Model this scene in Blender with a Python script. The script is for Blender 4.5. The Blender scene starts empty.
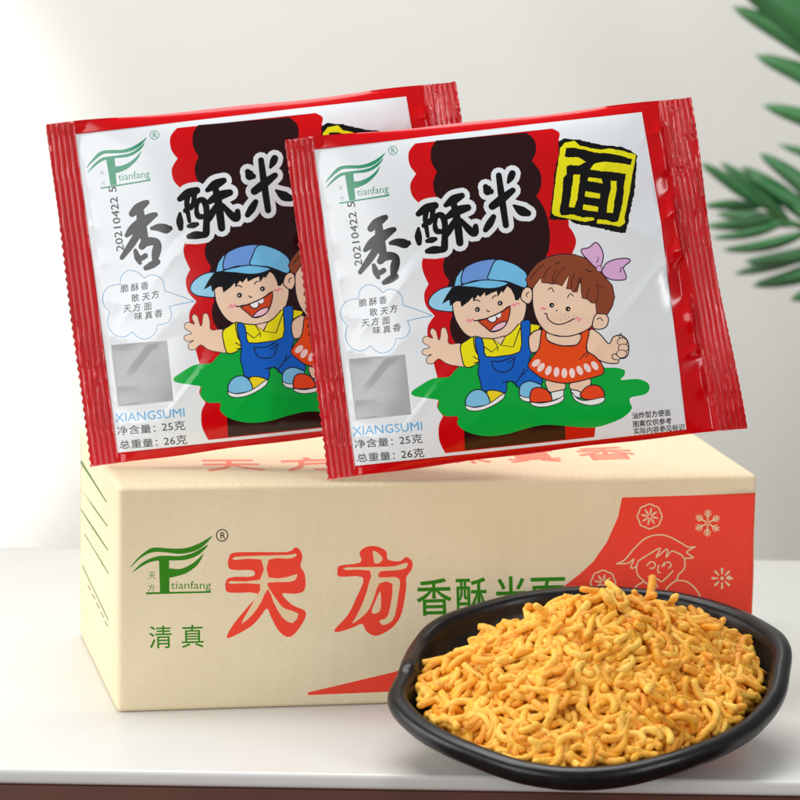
import bpy, math, random
import numpy as np
from mathutils import Vector, Matrix, geometry

random.seed(7); RNG = np.random.RandomState(11)
scene = bpy.context.scene
COL = scene.collection

# ------------------------------------------------------------------ camera
F, YAW, PITCH, ROLL, CX, CY, CZ = 3814.37, 0.1924, 0.1667, 0.0161, -0.2122, -1.798, 0.4605
BW, BH, BD = 0.32, 0.1119, 0.169          # carton width, height, depth (m)

def cam_axes():
    cy, sy, cp, sp, cr, sr = math.cos(YAW), math.sin(YAW), math.cos(PITCH), math.sin(PITCH), math.cos(ROLL), math.sin(ROLL)
    f = np.array([sy*cp, cy*cp, -sp]); r = np.array([cy, -sy, 0.]); u = np.cross(r, f)
    return cr*r+sr*u, -sr*r+cr*u, f
CR, CU, CF = cam_axes()
CAM = np.array([CX, CY, CZ])

def rays(p):
    p = np.atleast_2d(np.asarray(p, float))
    return CF[None] + ((p[:, 0]-400)/F)[:, None]*CR[None] - ((p[:, 1]-400)/F)[:, None]*CU[None]

def hit(p, O, N):
    """reference coordinates -> points on the plane (O, N)"""
    d = rays(p); t = ((np.asarray(O)-CAM) @ N)/(d @ N)
    return CAM[None] + d*t[:, None]

cam_d = bpy.data.cameras.new('camera'); cam = bpy.data.objects.new('camera', cam_d); COL.objects.link(cam)
cam.matrix_world = Matrix(((CR[0], CU[0], -CF[0], CX), (CR[1], CU[1], -CF[1], CY), (CR[2], CU[2], -CF[2], CZ), (0, 0, 0, 1)))
cam_d.sensor_width = 36; cam_d.lens = F*36/800; cam_d.clip_start = .05; cam_d.clip_end = 60
cam_d.dof.use_dof = True; cam_d.dof.focus_distance = 1.83; cam_d.dof.aperture_fstop = 17.5
scene.camera = cam

# ------------------------------------------------------------------ small tools
def srgb(c):
    c = np.asarray(c, float)/255.
    return np.where(c <= .04045, c/12.92, ((c+.055)/1.055)**2.4)

def vnoise(x, y, seed=0):
    """smooth value noise on numpy arrays, -1..1"""
    x = np.asarray(x, float); y = np.asarray(y, float)
    xi = np.floor(x).astype(np.int64); yi = np.floor(y).astype(np.int64)
    fx = x-xi; fy = y-yi; fx = fx*fx*fx*(fx*(fx*6-15)+10); fy = fy*fy*fy*(fy*(fy*6-15)+10)
    def h(a, b):
        n = (a*374761393 + b*668265263 + seed*1274126177) & 0xffffffff
        n = ((n ^ (n >> 13))*1103515245) & 0xffffffff
        return ((n ^ (n >> 16)) & 0xffff)/32767.5-1
    return (h(xi, yi)*(1-fx)+h(xi+1, yi)*fx)*(1-fy)+(h(xi, yi+1)*(1-fx)+h(xi+1, yi+1)*fx)*fy

def sstep(a, b, x):
    t = np.clip((x-a)/(b-a), 0, 1); return t*t*(3-2*t)

def link(name, me, mat=None, parent=None):
    o = bpy.data.objects.new(name, me); COL.objects.link(o)
    if mat is not None and me is not None: me.materials.append(mat)
    if parent is not None: o.parent = parent
    return o

def tag(o, label=None, cat=None, group=None, kind=None):
    if label: o['label'] = label
    if cat: o['category'] = cat
    if group: o['group'] = group
    if kind: o['kind'] = kind
    return o

def mesh_from(name, verts, faces, smooth=True):
    me = bpy.data.meshes.new(name); me.from_pydata([tuple(map(float, v)) for v in verts], [], faces); me.update()
    if smooth: me.shade_smooth()
    return me

# ------------------------------------------------------------------ print engine: outlines -> one coloured triangulated sheet
def crv(pts, closed=True, n=5):
    """Catmull-Rom through pts"""
    P = np.asarray(pts, float); m = len(P); out = []
    rng = range(m) if closed else range(m-1)
    for i in rng:
        if closed: a, b, c, d = P[(i-1) % m], P[i], P[(i+1) % m], P[(i+2) % m]
        else: a, b, c, d = P[max(i-1, 0)], P[i], P[i+1], P[min(i+2, m-1)]
        for k in range(n):
            t = k/n
            out.append(.5*((2*b)+(-a+c)*t+(2*a-5*b+4*c-d)*t*t+(-a+3*b-3*c+d)*t**3))
    if not closed: out.append(P[-1])
    return np.array(out)

def loop_edges(P):
    P = np.asarray(P, float); return np.hstack([P, np.roll(P, -1, axis=0)])

class Crop:
    """coordinates read in an enlarged crop of the artwork"""
    def __init__(s, x0, y0, k): s.o = np.array([x0, y0], float); s.k = k
    def __call__(s, p): return np.asarray(p, float)[..., :2]/s.k+s.o

class Art:
    def __init__(s): s.shapes = []
    def edges(s, E, col): s.shapes.append((np.asarray(E, float), srgb(col)))
    def poly(s, P, col): s.edges(loop_edges(P), col)
    def fill(s, K, pts, col, smooth=True, line=None, lw=.9, n=5):
        P = K(pts); P = crv(P, True, n) if smooth else P
        s.poly(P, col)
        if line is not None: s.line(P, lw, line, closed=True)
    def line(s, P, w, col, closed=False):
        """constant or varying width stroke round a polyline (already sampled)"""
        P = np.asarray(P, float)
        keep = [0]+[i for i in range(1, len(P)) if np.linalg.norm(P[i]-P[i-1]) > 1e-3]; 
        w = np.broadcast_to(np.asarray(w, float), (len(P),))[keep]; P = P[keep]
        if closed:
            P = np.vstack([P, P[:1], P[1:2]]); w = np.concatenate([w, w[:1], w[1:2]])
        T = np.gradient(P, axis=0); T /= np.linalg.norm(T, axis=1)[:, None]+1e-9
        Nn = np.stack([-T[:, 1], T[:, 0]], 1); L = P+Nn*w[:, None]/2; R_ = P-Nn*w[:, None]/2
        if closed: ring = np.vstack([L, R_[::-1]])
        else:
            def cap(c, t, nn, r):
                a = np.linspace(0, math.pi, 7)[1:-1]
                return c+np.outer(np.cos(a), nn*r)+np.outer(np.sin(a), t*r)
            ring = np.vstack([L, cap(P[-1], T[-1], Nn[-1], w[-1]/2), R_[::-1], cap(P[0], -T[0], -Nn[0], w[0]/2)])
        s.poly(ring, col)
    def stroke(s, K, pts, col, w=None, closed=False, grow=0, n=5):
        if w is not None and col == OUT: w = w+.3
        a = np.asarray(pts, float); q = np.hstack([K(a), (a[:, 2:3]/K.k*2 if a.shape[1] > 2 else np.full((len(a), 1), w))])
        q = crv(q, closed, n)
        s.line(q[:, :2], np.maximum(q[:, 2], .25)+2*grow, col, closed)
    def circle(s, c, r, col, ry=None, rot=0, n=16):
        a = np.linspace(0, 2*math.pi, n, endpoint=False); ry = ry or r
        x, y = r*np.cos(a), ry*np.sin(a)
        s.poly(np.stack([c[0]+x*math.cos(rot)-y*math.sin(rot), c[1]+x*math.sin(rot)+y*math.cos(rot)], 1), col)
    def text(s, body, at, size, col, ang=0, sx=1., bold=0., shear=0., res=2, width=None, matrix=None):
        """font outlines; at = baseline start, size = em in reference units, ang degrees counter-clockwise"""
        cu = bpy.data.curves.new('t', 'FONT'); cu.body = body; cu.fill_mode = 'NONE'; cu.resolution_u = res; cu.shear = shear
        ob = bpy.data.objects.new('t', cu); COL.objects.link(ob)
        bpy.context.view_layer.update()
        me = bpy.data.meshes.new_from_object(ob.evaluated_get(bpy.context.evaluated_depsgraph_get()))
        V = np.array([v.co[:2] for v in me.vertices]); E = np.array([e.vertices[:] for e in me.edges])
        bpy.data.objects.remove(ob); bpy.data.curves.remove(cu); bpy.data.meshes.remove(me)
        if len(V) == 0: return
        V = V*size
        if width is not None: sx = width/(V[:, 0].max()-V[:, 0].min()); V[:, 0] -= V[:, 0].min()
        V = V*np.array([sx, 1.])
        if matrix is not None: V = V @ np.asarray(matrix).T
        else: V = V*np.array([1, -1])
        a = math.radians(ang); c, sn = math.cos(a), math.sin(a)
        Q = np.stack([V[:, 0]*c+V[:, 1]*sn, -V[:, 0]*sn+V[:, 1]*c], 1)+np.asarray(at, float)
        # orient the edge soup along its chains
        nxt = {}
        for a_, b_ in E: nxt.setdefault(a_, []).append(b_); nxt.setdefault(b_, []).append(a_)
        seen = set(); out = []; fat = []
        for st in range(len(V)):
            if st in seen or st not in nxt: continue
            ch = [st]; seen.add(st); cur = st
            while True:
                c2 = [k for k in nxt[cur] if k not in seen]
                if not c2: break
                # walk upward in index first so every loop keeps the font's own direction
                k = min(c2) if cur == st else c2[0]
                ch.append(k); seen.add(k); cur = k
            if len(ch) > 2:
                out.append(loop_edges(Q[ch]))
                if bold: fat.append(Q[ch])
        if out: s.edges(np.vstack(out), col)
        for q in fat: s.line(q, 2*bold*(size if matrix is None else np.linalg.norm(np.asarray(matrix)[:, 1])*1.3), col, closed=True)

    def build(s, grid, extra_edges=(), clip=None, base=(200, 10, 10)):
        """returns verts2d, tris, colours"""
        vs = [tuple(p) for p in np.asarray(grid)]; es = []
        allE = [e for e, _ in s.shapes]+list(extra_edges)
        if clip is not None: allE.append(loop_edges(clip))
        for E in allE:
            b = len(vs)
            keep = np.hypot(E[:, 0]-E[:, 2], E[:, 1]-E[:, 3]) > .03
            E = E[keep]
            for i, e in enumerate(E): vs += [(e[0], e[1]), (e[2], e[3])]; es.append((b+2*i, b+2*i+1))
        r = geometry.delaunay_2d_cdt([Vector(v) for v in vs], es, [], 0, 0.012, False)
        V = np.array([v[:] for v in r[0]]); T = np.array([t for t in r[2] if len(t) == 3])
        C = V[T].mean(1)
        A = V[T]; area = .5*np.abs((A[:, 1, 0]-A[:, 0, 0])*(A[:, 2, 1]-A[:, 0, 1])-(A[:, 2, 0]-A[:, 0, 0])*(A[:, 1, 1]-A[:, 0, 1]))
        ok = area > 1e-7
        if clip is not None: ok &= inside(C, loop_edges(clip))
        T = T[ok]; C = C[ok]
        col = np.tile(srgb(base), (len(T), 1))
        for E, c in s.shapes:
            x0, x1 = min(E[:, 0].min(), E[:, 2].min()), max(E[:, 0].max(), E[:, 2].max())
            y0, y1 = min(E[:, 1].min(), E[:, 3].min()), max(E[:, 1].max(), E[:, 3].max())
            m = np.where((C[:, 0] >= x0) & (C[:, 0] <= x1) & (C[:, 1] >= y0) & (C[:, 1] <= y1))[0]
            if len(m): col[m[inside(C[m], E)]] = c
        return V, T, col

def inside(P, E):
    """non-zero winding of points P against directed edges E"""
    w = np.zeros(len(P), int)
    for k in range(0, len(P), 4000):
        x = P[k:k+4000, 0][:, None]; y = P[k:k+4000, 1][:, None]
        x1, y1, x2, y2 = E.T
        up = (y1 <= y) & (y2 > y); dn = (y1 > y) & (y2 <= y)
        with np.errstate(divide='ignore', invalid='ignore'):
            xs = x1+(y-y1)/(y2-y1)*(x2-x1)
        left = x < xs
        w[k:k+4000] = (up & left).sum(1)-(dn & left).sum(1)
    return w != 0

def jag(P, amp, step, seed):
    P = np.asarray(P, float); out = []; r = np.random.RandomState(seed)
    for i in range(len(P)):
        a, b = P[i], P[(i+1) % len(P)]; n = max(1, int(np.linalg.norm(b-a)/step))
        for k in range(n): out.append(a+(b-a)*k/n+r.uniform(-amp, amp, 2))
    return np.array(out)

def printed_mesh(name, pos_fn, V, T, col, outward, sel=None):
    """V 2-D, pos_fn maps to 3-D; exact normals by differences; face colours as a corner attribute"""
    if sel is not None: T = T[sel]; col = col[sel]
    used, inv = np.unique(T, return_inverse=True); T = inv.reshape(T.shape); V = V[used]
    P = pos_fn(V); d = .15
    n = np.cross(pos_fn(V+[d, 0])-pos_fn(V-[d, 0]), pos_fn(V+[0, d])-pos_fn(V-[0, d]))
    n /= np.linalg.norm(n, axis=1)[:, None]+1e-15
    n *= np.sign((n @ outward))[:, None]
    A = P[T]; fn = np.cross(A[:, 1]-A[:, 0], A[:, 2]-A[:, 0]); flip = (fn*n[T[:, 0]]).sum(1) < 0
    T = T.copy(); T[flip] = T[flip][:, ::-1]
    me = bpy.data.meshes.new(name); me.from_pydata(P.tolist(), [], T.tolist()); me.update()
    if len(me.polygons) == len(T):
        ca = me.color_attributes.new('print', 'FLOAT_COLOR', 'CORNER')
        ca.data.foreach_set('color', np.repeat(np.hstack([col, np.ones((len(col), 1))]), 3, axis=0).ravel())
    me.shade_smooth()
    me.normals_split_custom_set_from_vertices(n.tolist())
    return me

# ------------------------------------------------------------------ materials
def new_mat(name):
    m = bpy.data.materials.new(name); m.use_nodes = True; nt = m.node_tree
    return m, nt, nt.nodes['Principled BSDF']

def nd(nt, typ, **kw):
    n = nt.nodes.new(typ)
    for k, v in kw.items():
        if k in n.inputs: n.inputs[k].default_value = v
        else: setattr(n, k, v)
    return n

def add_noise_bump(nt, b, scale, strength, dist=.001, detail=4, coord='Object'):
    tc = nd(nt, 'ShaderNodeTexCoord'); no = nd(nt, 'ShaderNodeTexNoise', Scale=scale, Detail=detail); bp = nd(nt, 'ShaderNodeBump', Strength=strength, Distance=dist)
    nt.links.new(tc.outputs[coord], no.inputs['Vector']); nt.links.new(no.outputs['Fac'], bp.inputs['Height']); nt.links.new(bp.outputs[0], b.inputs['Normal'])
    return tc, no, bp

def mix_col(nt, fac, a, b, blend='MIX'):
    m = nt.nodes.new('ShaderNodeMix'); m.data_type = 'RGBA'; m.blend_type = blend
    for sock, v in ((m.inputs[0], fac), (m.inputs[6], a), (m.inputs[7], b)):
        if hasattr(v, 'links') or hasattr(v, 'is_linked'): nt.links.new(v, sock)
        elif isinstance(v, (int, float)): sock.default_value = v
        else: sock.default_value = (*[float(q) for q in v][:3], 1)
    return m.outputs[2]

M = {}
# printed film
m, nt, b = new_mat('glossy_printed_film'); M['film'] = m
at = nd(nt, 'ShaderNodeAttribute', attribute_name='print'); nt.links.new(at.outputs['Color'], b.inputs['Base Color'])
b.inputs['Roughness'].default_value = .16; b.inputs['Specular IOR Level'].default_value = .5
add_noise_bump(nt, b, 70, .05, .0012, 2)
# seals: more metallic sparkle
m, nt, b = new_mat('crimped_red_foil'); M['foil'] = m
tc, no, bp = add_noise_bump(nt, b, 240, .15, .0008, 3)
c = mix_col(nt, no.outputs['Fac'], srgb((192, 0, 10)), srgb((218, 4, 16))); nt.links.new(c, b.inputs['Base Color'])
b.inputs['Roughness'].default_value = .17; b.inputs['Specular IOR Level'].default_value = .9
# cardboard
m, nt, b = new_mat('cream_cardboard'); M['card'] = m
at = nd(nt, 'ShaderNodeAttribute', attribute_name='print')
tc, no, bp = add_noise_bump(nt, b, 1300, .10, .0004, 5)
n2 = nd(nt, 'ShaderNodeTexNoise', Scale=1900, Detail=4, Roughness=.7); nt.links.new(tc.outputs['Object'], n2.inputs['Vector'])
rp = nd(nt, 'ShaderNodeValToRGB'); nt.links.new(n2.outputs['Fac'], rp.inputs[0])
rp.color_ramp.elements[0].position = .30; rp.color_ramp.elements[0].color = (.86, .84, .78, 1); rp.color_ramp.elements[1].position = .52; rp.color_ramp.elements[1].color = (1, 1, 1, 1)
n3 = nd(nt, 'ShaderNodeTexNoise', Scale=14, Detail=3); nt.links.new(tc.outputs['Object'], n3.inputs['Vector'])
rp3 = nd(nt, 'ShaderNodeValToRGB'); nt.links.new(n3.outputs['Fac'], rp3.inputs[0])
rp3.color_ramp.elements[0].position = .3; rp3.color_ramp.elements[0].color = (.93, .92, .90, 1); rp3.color_ramp.elements[1].position = .7; rp3.color_ramp.elements[1].color = (1, 1, 1, 1)
c = mix_col(nt, 1., at.outputs['Color'], rp.outputs[0], 'MULTIPLY'); c = mix_col(nt, 1., c, rp3.outputs[0], 'MULTIPLY'); nt.links.new(c, b.inputs['Base Color'])
# corrugation telegraphing through the liner
wv = nd(nt, 'ShaderNodeTexWave', Scale=34, Distortion=1.2, bands_direction='X'); nt.links.new(tc.outputs['Object'], wv.inputs['Vector'])
bp2 = nd(nt, 'ShaderNodeBump', Strength=.06, Distance=.0008); nt.links.new(wv.outputs['Fac'], bp2.inputs['Height']); nt.links.new(bp.outputs[0], bp2.inputs['Normal']); nt.links.new(bp2.outputs[0], b.inputs['Normal'])
b.inputs['Roughness'].default_value = .8; b.inputs['Specular IOR Level'].default_value = .3
# plate
m, nt, b = new_mat('black_matte_ceramic'); M['plate'] = m
tc, no, bp = add_noise_bump(nt, b, 700, .12, .0005, 3)
n2 = nd(nt, 'ShaderNodeTexNoise', Scale=160, Detail=6, Roughness=.7); nt.links.new(tc.outputs['Object'], n2.inputs['Vector'])
rp = nd(nt, 'ShaderNodeValToRGB'); nt.links.new(n2.outputs['Fac'], rp.inputs[0]); rp.color_ramp.elements[0].position = .35; rp.color_ramp.elements[0].color = (.006, .006, .007, 1)
rp.color_ramp.elements[1].position = .75; rp.color_ramp.elements[1].color = (.012, .012, .013, 1); nt.links.new(rp.outputs[0], b.inputs['Base Color'])
rr = nd(nt, 'ShaderNodeMapRange'); nt.links.new(n2.outputs['Fac'], rr.inputs[0]); rr.inputs[3].default_value = .20; rr.inputs[4].default_value = .42; nt.links.new(rr.outputs[0], b.inputs['Roughness']); b.inputs['Specular IOR Level'].default_value = .38
# noodles
m, nt, b = new_mat('fried_noodle'); M['noodle'] = m
oi = nd(nt, 'ShaderNodeObjectInfo'); ge = nd(nt, 'ShaderNodeNewGeometry')
ad = nd(nt, 'ShaderNodeMath', operation='ADD'); nt.links.new(oi.outputs['Random'], ad.inputs[0]); nt.links.new(ge.outputs['Random Per Island'], ad.inputs[1])
fr = nd(nt, 'ShaderNodeMath', operation='FRACT'); nt.links.new(ad.outputs[0], fr.inputs[0])
rp = nd(nt, 'ShaderNodeValToRGB'); nt.links.new(fr.outputs[0], rp.inputs[0]); e = rp.color_ramp.elements
e[0].position = 0; e[0].color = (*srgb((240, 158, 40)), 1); e[1].position = 1; e[1].color = (*srgb((255, 206, 90)), 1)
k = e.new(.35); k.color = (*srgb((249, 178, 52)), 1); k = e.new(.7); k.color = (*srgb((252, 192, 66)), 1)
tc = nd(nt, 'ShaderNodeTexCoord')
n1 = nd(nt, 'ShaderNodeTexNoise', Scale=260, Detail=5, Roughness=.65); nt.links.new(ge.outputs['Position'], n1.inputs['Vector'])
r1 = nd(nt, 'ShaderNodeValToRGB'); nt.links.new(n1.outputs['Fac'], r1.inputs[0]); r1.color_ramp.elements[0].position = .52; r1.color_ramp.elements[0].color = (0, 0, 0, 1); r1.color_ramp.elements[1].position = .72; r1.color_ramp.elements[1].color = (.6, .6, .6, 1)
n6 = nd(nt, 'ShaderNodeTexNoise', Scale=1500, Detail=2); nt.links.new(ge.outputs['Position'], n6.inputs['Vector'])
r6 = nd(nt, 'ShaderNodeValToRGB'); nt.links.new(n6.outputs['Fac'], r6.inputs[0]); r6.color_ramp.elements[0].position = .66; r6.color_ramp.elements[0].color = (0, 0, 0, 1); r6.color_ramp.elements[1].position = .72; r6.color_ramp.elements[1].color = (.8, .8, .8, 1)
c = mix_col(nt, r1.outputs[0], rp.outputs[0], srgb((216, 112, 14))); c = mix_col(nt, r6.outputs[0], c, srgb((150, 66, 14))); nt.links.new(c, b.inputs['Base Color'])
bp = nd(nt, 'ShaderNodeBump', Strength=.7, Distance=.0009); n4 = nd(nt, 'ShaderNodeTexNoise', Scale=620, Detail=5, Roughness=.65); nt.links.new(ge.outputs['Position'], n4.inputs['Vector']); nt.links.new(n4.outputs['Fac'], bp.inputs['Height']); nt.links.new(bp.outputs[0], b.inputs['Normal'])
b.inputs['Roughness'].default_value = .34; b.inputs['Subsurface Weight'].default_value = .08; b.inputs['Subsurface Radius'].default_value = (.004, .002, .0006); b.inputs['Subsurface Scale'].default_value = .6
# table, wood, wall, leaves
m, nt, b = new_mat('white_laminate'); M['table'] = m
tc, no, bp = add_noise_bump(nt, b, 30, .03, .001, 3); c = mix_col(nt, no.outputs['Fac'], srgb((214, 213, 209)), srgb((221, 220, 216))); nt.links.new(c, b.inputs['Base Color']); b.inputs['Roughness'].default_value = .32
m, nt, b = new_mat('dark_brown_wood'); M['wood'] = m
tc, no, bp = add_noise_bump(nt, b, 25, .2, .001, 6); c = mix_col(nt, no.outputs['Fac'], srgb((70, 36, 26)), srgb((112, 64, 48))); nt.links.new(c, b.inputs['Base Color']); b.inputs['Roughness'].default_value = .5
m, nt, b = new_mat('off_white_plaster'); M['wall'] = m
tc, no, bp = add_noise_bump(nt, b, 3, .15, .01, 5); c = mix_col(nt, no.outputs['Fac'], srgb((216, 216, 209)), srgb((226, 226, 220))); nt.links.new(c, b.inputs['Base Color']); b.inputs['Roughness'].default_value = .9
m, nt, b = new_mat('palm_leaf'); M['leaf'] = m
tc, no, bp = add_noise_bump(nt, b, 16, .2, .002, 4)
c = mix_col(nt, no.outputs['Fac'], srgb((20, 74, 42)), srgb((88, 158, 94))); nt.links.new(c, b.inputs['Base Color']); b.inputs['Roughness'].default_value = .45
m, nt, b = new_mat('palm_stem'); M['stem'] = m
tc, no, bp = add_noise_bump(nt, b, 30, .3, .002, 4)
c = mix_col(nt, no.outputs['Fac'], srgb((24, 70, 28)), srgb((60, 104, 44))); nt.links.new(c, b.inputs['Base Color']); b.inputs['Roughness'].default_value = .5

# ------------------------------------------------------------------ artwork shared by both packets
BLK = (22, 22, 26); WHT = (232, 237, 241); RED = (206, 0, 10); BRN = (40, 8, 12); SKIN = (245, 212, 184); OUT = (18, 20, 40)
S0 = Crop(0, 0, 1)

def packet_art():
    A = Art()
    PX = np.array([(313.5, 150), (420, 137.5), (530, 124.5), (642, 112), (660, 222), (673, 325), (686.4, 429.4), (600, 439.5), (480, 452.5), (354, 466), (341, 360), (327, 252)])
    A.poly(PX, WHT)
    # ---- red and brown scalloped block
    P1 = Crop(380, 120, 4.4444); K4 = Crop(420, 250, 6.6667); K5 = Crop(420, 320, 6.6667); KB = Crop(400, 380, 3.3333); KR = Crop(500, 90, 3.077)
    def scal(groups):
        out = []
        for g in groups: out += list(crv(g, False, 5))
        return np.array(out)
    left = [P1([(155, 105), (126, 145), (130, 200), (158, 240)]), P1([(158, 240), (133, 285), (140, 335), (172, 372)]), P1([(172, 372), (200, 440), (205, 540), (190, 610)]),
            np.vstack([P1([(190, 610)]), K4([(8, 90), (18, 150), (52, 225)])]), K4([(52, 225), (24, 290), (36, 370), (92, 435)]), np.vstack([K4([(92, 435)]), K5([(48, 40), (50, 130), (80, 260), (110, 372)])]),
            K5([(110, 372), (100, 450), (118, 530)]), np.vstack([K5([(118, 530)]), KB([(122, 90), (142, 118)])]), KB([(142, 118), (128, 150), (130, 200), (150, 243)])]
    right = [KB([(648, 190), (650, 155)]), np.vstack([KB([(650, 155)]), [(604, 400), (596, 350), (588, 300), (570, 256)]]), KR([(215, 510), (230, 470), (222, 440), (208, 420)]), KR([(208, 420), (205, 370), (196, 300)]),
             np.array([(563.6, 187.5), (569, 170), (566, 152), (558, 140)]), np.array([(558, 140), (559, 133), (552, 128.6)])]
    A.poly(np.vstack([scal(left), scal(right)]), RED)
    bl = [P1([(248, 92), (226, 130), (226, 185), (250, 232)]), P1([(250, 232), (234, 275), (240, 325), (266, 372)]), P1([(266, 372), (250, 440), (262, 540), (285, 612)]), np.vstack([P1([(285, 612)]), K4([(148, 100), (160, 160), (190, 205)])]),
          K4([(190, 205), (165, 290), (180, 360), (212, 428)]), K4([(212, 428), (194, 490), (205, 570), (248, 640)]), np.vstack([K4([(248, 640)]), KB([(190, 60), (205, 130), (212, 170), (215, 233)])])]
    br = [KB([(552, 197), (548, 150)]), np.vstack([KB([(548, 150)]), [(560, 380), (556, 320), (545, 262), (549, 250)]]), P1([(742, 590), (750, 520), (738, 430), (712, 370), (690, 340)]), P1([(690, 340), (712, 290), (706, 230), (672, 182)]), P1([(672, 182), (690, 140), (684, 90), (650, 57)])]
    A.poly(np.vstack([scal(bl), scal(br)]), BRN)
    # ---- black-stroke brush characters
    C1 = Crop(350, 210, 10); C2 = Crop(410, 150, 5.714)
    xiang = [[(205, 185, 30), (262, 132, 42), (325, 90, 32), (352, 74, 22)], [(285, 130, 28), (292, 240, 40), (305, 330, 42), (330, 455, 34)],
             [(150, 400, 18), (215, 335, 42), (310, 270, 50), (395, 215, 34), (435, 196, 22)], [(262, 385, 34), (195, 490, 32), (100, 622, 18)],
             [(402, 330, 16), (470, 322, 34), (545, 336, 42), (582, 330, 22)], [(300, 510, 30), (345, 465, 40), (430, 462, 34), (455, 500, 36), (442, 570, 40), (428, 645, 24)],
             [(235, 552, 16), (258, 620, 28), (280, 672, 16)], [(270, 640, 18), (305, 622, 22), (335, 602, 22)], [(338, 724, 20), (400, 692, 32), (455, 662, 26)]]
    for st in xiang: A.stroke(C1, st, (18, 19, 22), grow=.5)
    sumi = [[(44, 366, 13), (90, 335, 23), (140, 318, 18)], [(90, 350, 13), (84, 400, 12), (98, 492, 8)], [(128, 340, 12), (118, 400, 10), (108, 420, 8)],
            [(76, 432, 12), (112, 402, 11), (160, 372, 14), (185, 385, 16), (196, 440, 15), (192, 560, 18)], [(148, 378, 8), (138, 425, 10), (148, 462, 14), (175, 466, 12)],
            [(45, 448, 6), (44, 492, 18), (49, 532, 12)], [(94, 520, 9), (120, 514, 15), (142, 508, 9)], [(95, 578, 12), (135, 570, 20), (188, 570, 13)],
            [(200, 316, 11), (245, 285, 24), (292, 262, 15)], [(206, 384, 12), (262, 350, 24), (326, 330, 17)], [(244, 300, 15), (264, 400, 20), (280, 530, 18)],
            [(252, 402, 12), (222, 455, 17), (206, 492, 8)], [(286, 400, 9), (330, 452, 18), (364, 474, 20), (370, 436, 13)],
            [(503, 146, 14), (520, 280, 17), (542, 430, 15)], [(465, 322, 19), (520, 280, 22), (582, 232, 14)], [(428, 212, 14), (442, 232, 27), (458, 238, 14)],
            [(580, 136, 17), (570, 160, 17), (556, 186, 6)], [(472, 382, 13), (450, 420, 19), (426, 456, 13)], [(588, 318, 5), (630, 348, 24), (668, 362, 16)]]
    for st in sumi: A.stroke(C2, st, WHT, grow=5.5)
    for st in sumi: A.stroke(C2, st, (12, 13, 15), grow=.55)
    # ---- yellow and black block character
    C3 = Crop(545, 130, 7.27)
    A.poly(jag(C3([(90, 95), (140, 62), (250, 72), (385, 105), (550, 125), (620, 150), (665, 185), (660, 250), (648, 430), (610, 600), (600, 660), (575, 750), (505, 745), (400, 715), (290, 695), (205, 680), (170, 655), (20, 650), (45, 500), (60, 330), (75, 250), (95, 180)]), .55, 2.2, 1), (10, 10, 10))
    Y = (238, 230, 20)
    A.poly(jag(C3([(140, 95), (210, 80), (250, 115), (330, 135), (400, 145), (460, 135), (550, 150), (655, 180), (650, 230), (630, 320), (610, 440), (590, 540), (570, 640), (575, 675), (530, 705), (470, 690), (365, 680), (370, 650), (440, 655), (480, 670), (520, 665), (540, 600),
        (560, 500), (570, 380), (585, 320), (480, 305), (400, 300), (320, 290), (350, 245), (430, 230), (520, 240), (620, 255), (630, 215), (540, 185), (440, 170), (350, 165), (290, 145), (200, 130), (150, 130), (135, 190), (150, 200), (240, 200), (290, 235), (240, 260), (180, 255), (150, 265),
        (150, 320), (125, 350), (120, 430), (110, 520), (95, 590), (110, 620), (200, 615), (260, 635), (340, 635), (350, 655), (280, 668), (200, 650), (110, 635), (60, 625), (40, 600), (50, 520), (65, 400), (80, 290), (95, 200), (105, 130)]), .3, 2.0, 2), Y)
    for q in ([(200, 325), (250, 325), (240, 400), (225, 500), (205, 565), (165, 560), (175, 500), (190, 400)], [(310, 345), (400, 355), (415, 390), (300, 370)], [(285, 445), (395, 465), (390, 500), (280, 485)],
              [(270, 540), (380, 560), (375, 595), (265, 580)], [(470, 370), (515, 372), (512, 450), (495, 520), (485, 605), (440, 600), (450, 500), (470, 440)]):
        A.poly(jag(C3(q), .3, 1.8, 3), Y)
    # ---- winged emblem
    C8 = Crop(320, 130, 10); G = (44, 146, 108)
    A.fill(C8, [(50, 532), (110, 445), (180, 375), (260, 355), (400, 352), (500, 325), (590, 275), (652, 228), (600, 302), (520, 357), (420, 384), (300, 388), (220, 396), (140, 450)], G)
    A.fill(C8, [(60, 582), (120, 500), (190, 440), (250, 422), (380, 405), (480, 385), (560, 342), (632, 283), (590, 350), (520, 402), (440, 427), (330, 437), (225, 458), (150, 505)], G)
    A.poly(C8([(245, 430), (332, 430), (352, 698), (290, 707)]), G)
    A.fill(C8, [(330, 522), (400, 510), (480, 475), (550, 420), (597, 363), (570, 432), (510, 500), (440, 550), (345, 582)], G)
    A.poly(C8([(190, 726), (690, 645), (690, 660), (190, 741)]), G)
    A.line(C8(np.array([(727+43*math.cos(t), 207+43*math.sin(t)) for t in np.linspace(0, 2*math.pi, 24, endpoint=False)])), .7, G, closed=True)
    A.text('R', C8([(708, 238)])[0], 8.0, G, ang=7)
    A.text('tianfang', C8([(372, 660)])[0], 10.5, G, ang=7, width=31.5)
    A.text('天', C8([(186, 600)])[0], 4.6, (90, 140, 125), ang=7); A.text('方', C8([(200, 706)])[0], 4.6, (90, 140, 125), ang=7)
    # ---- printed date, running up the left edge
    A.text('20210422 5', (362.2, 265.0), 10.8, (30, 32, 36), ang=97, width=64, bold=.016)
    # ---- speech bubble
    K8 = Crop(335, 275, 8); BL = (92, 160, 205)
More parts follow.
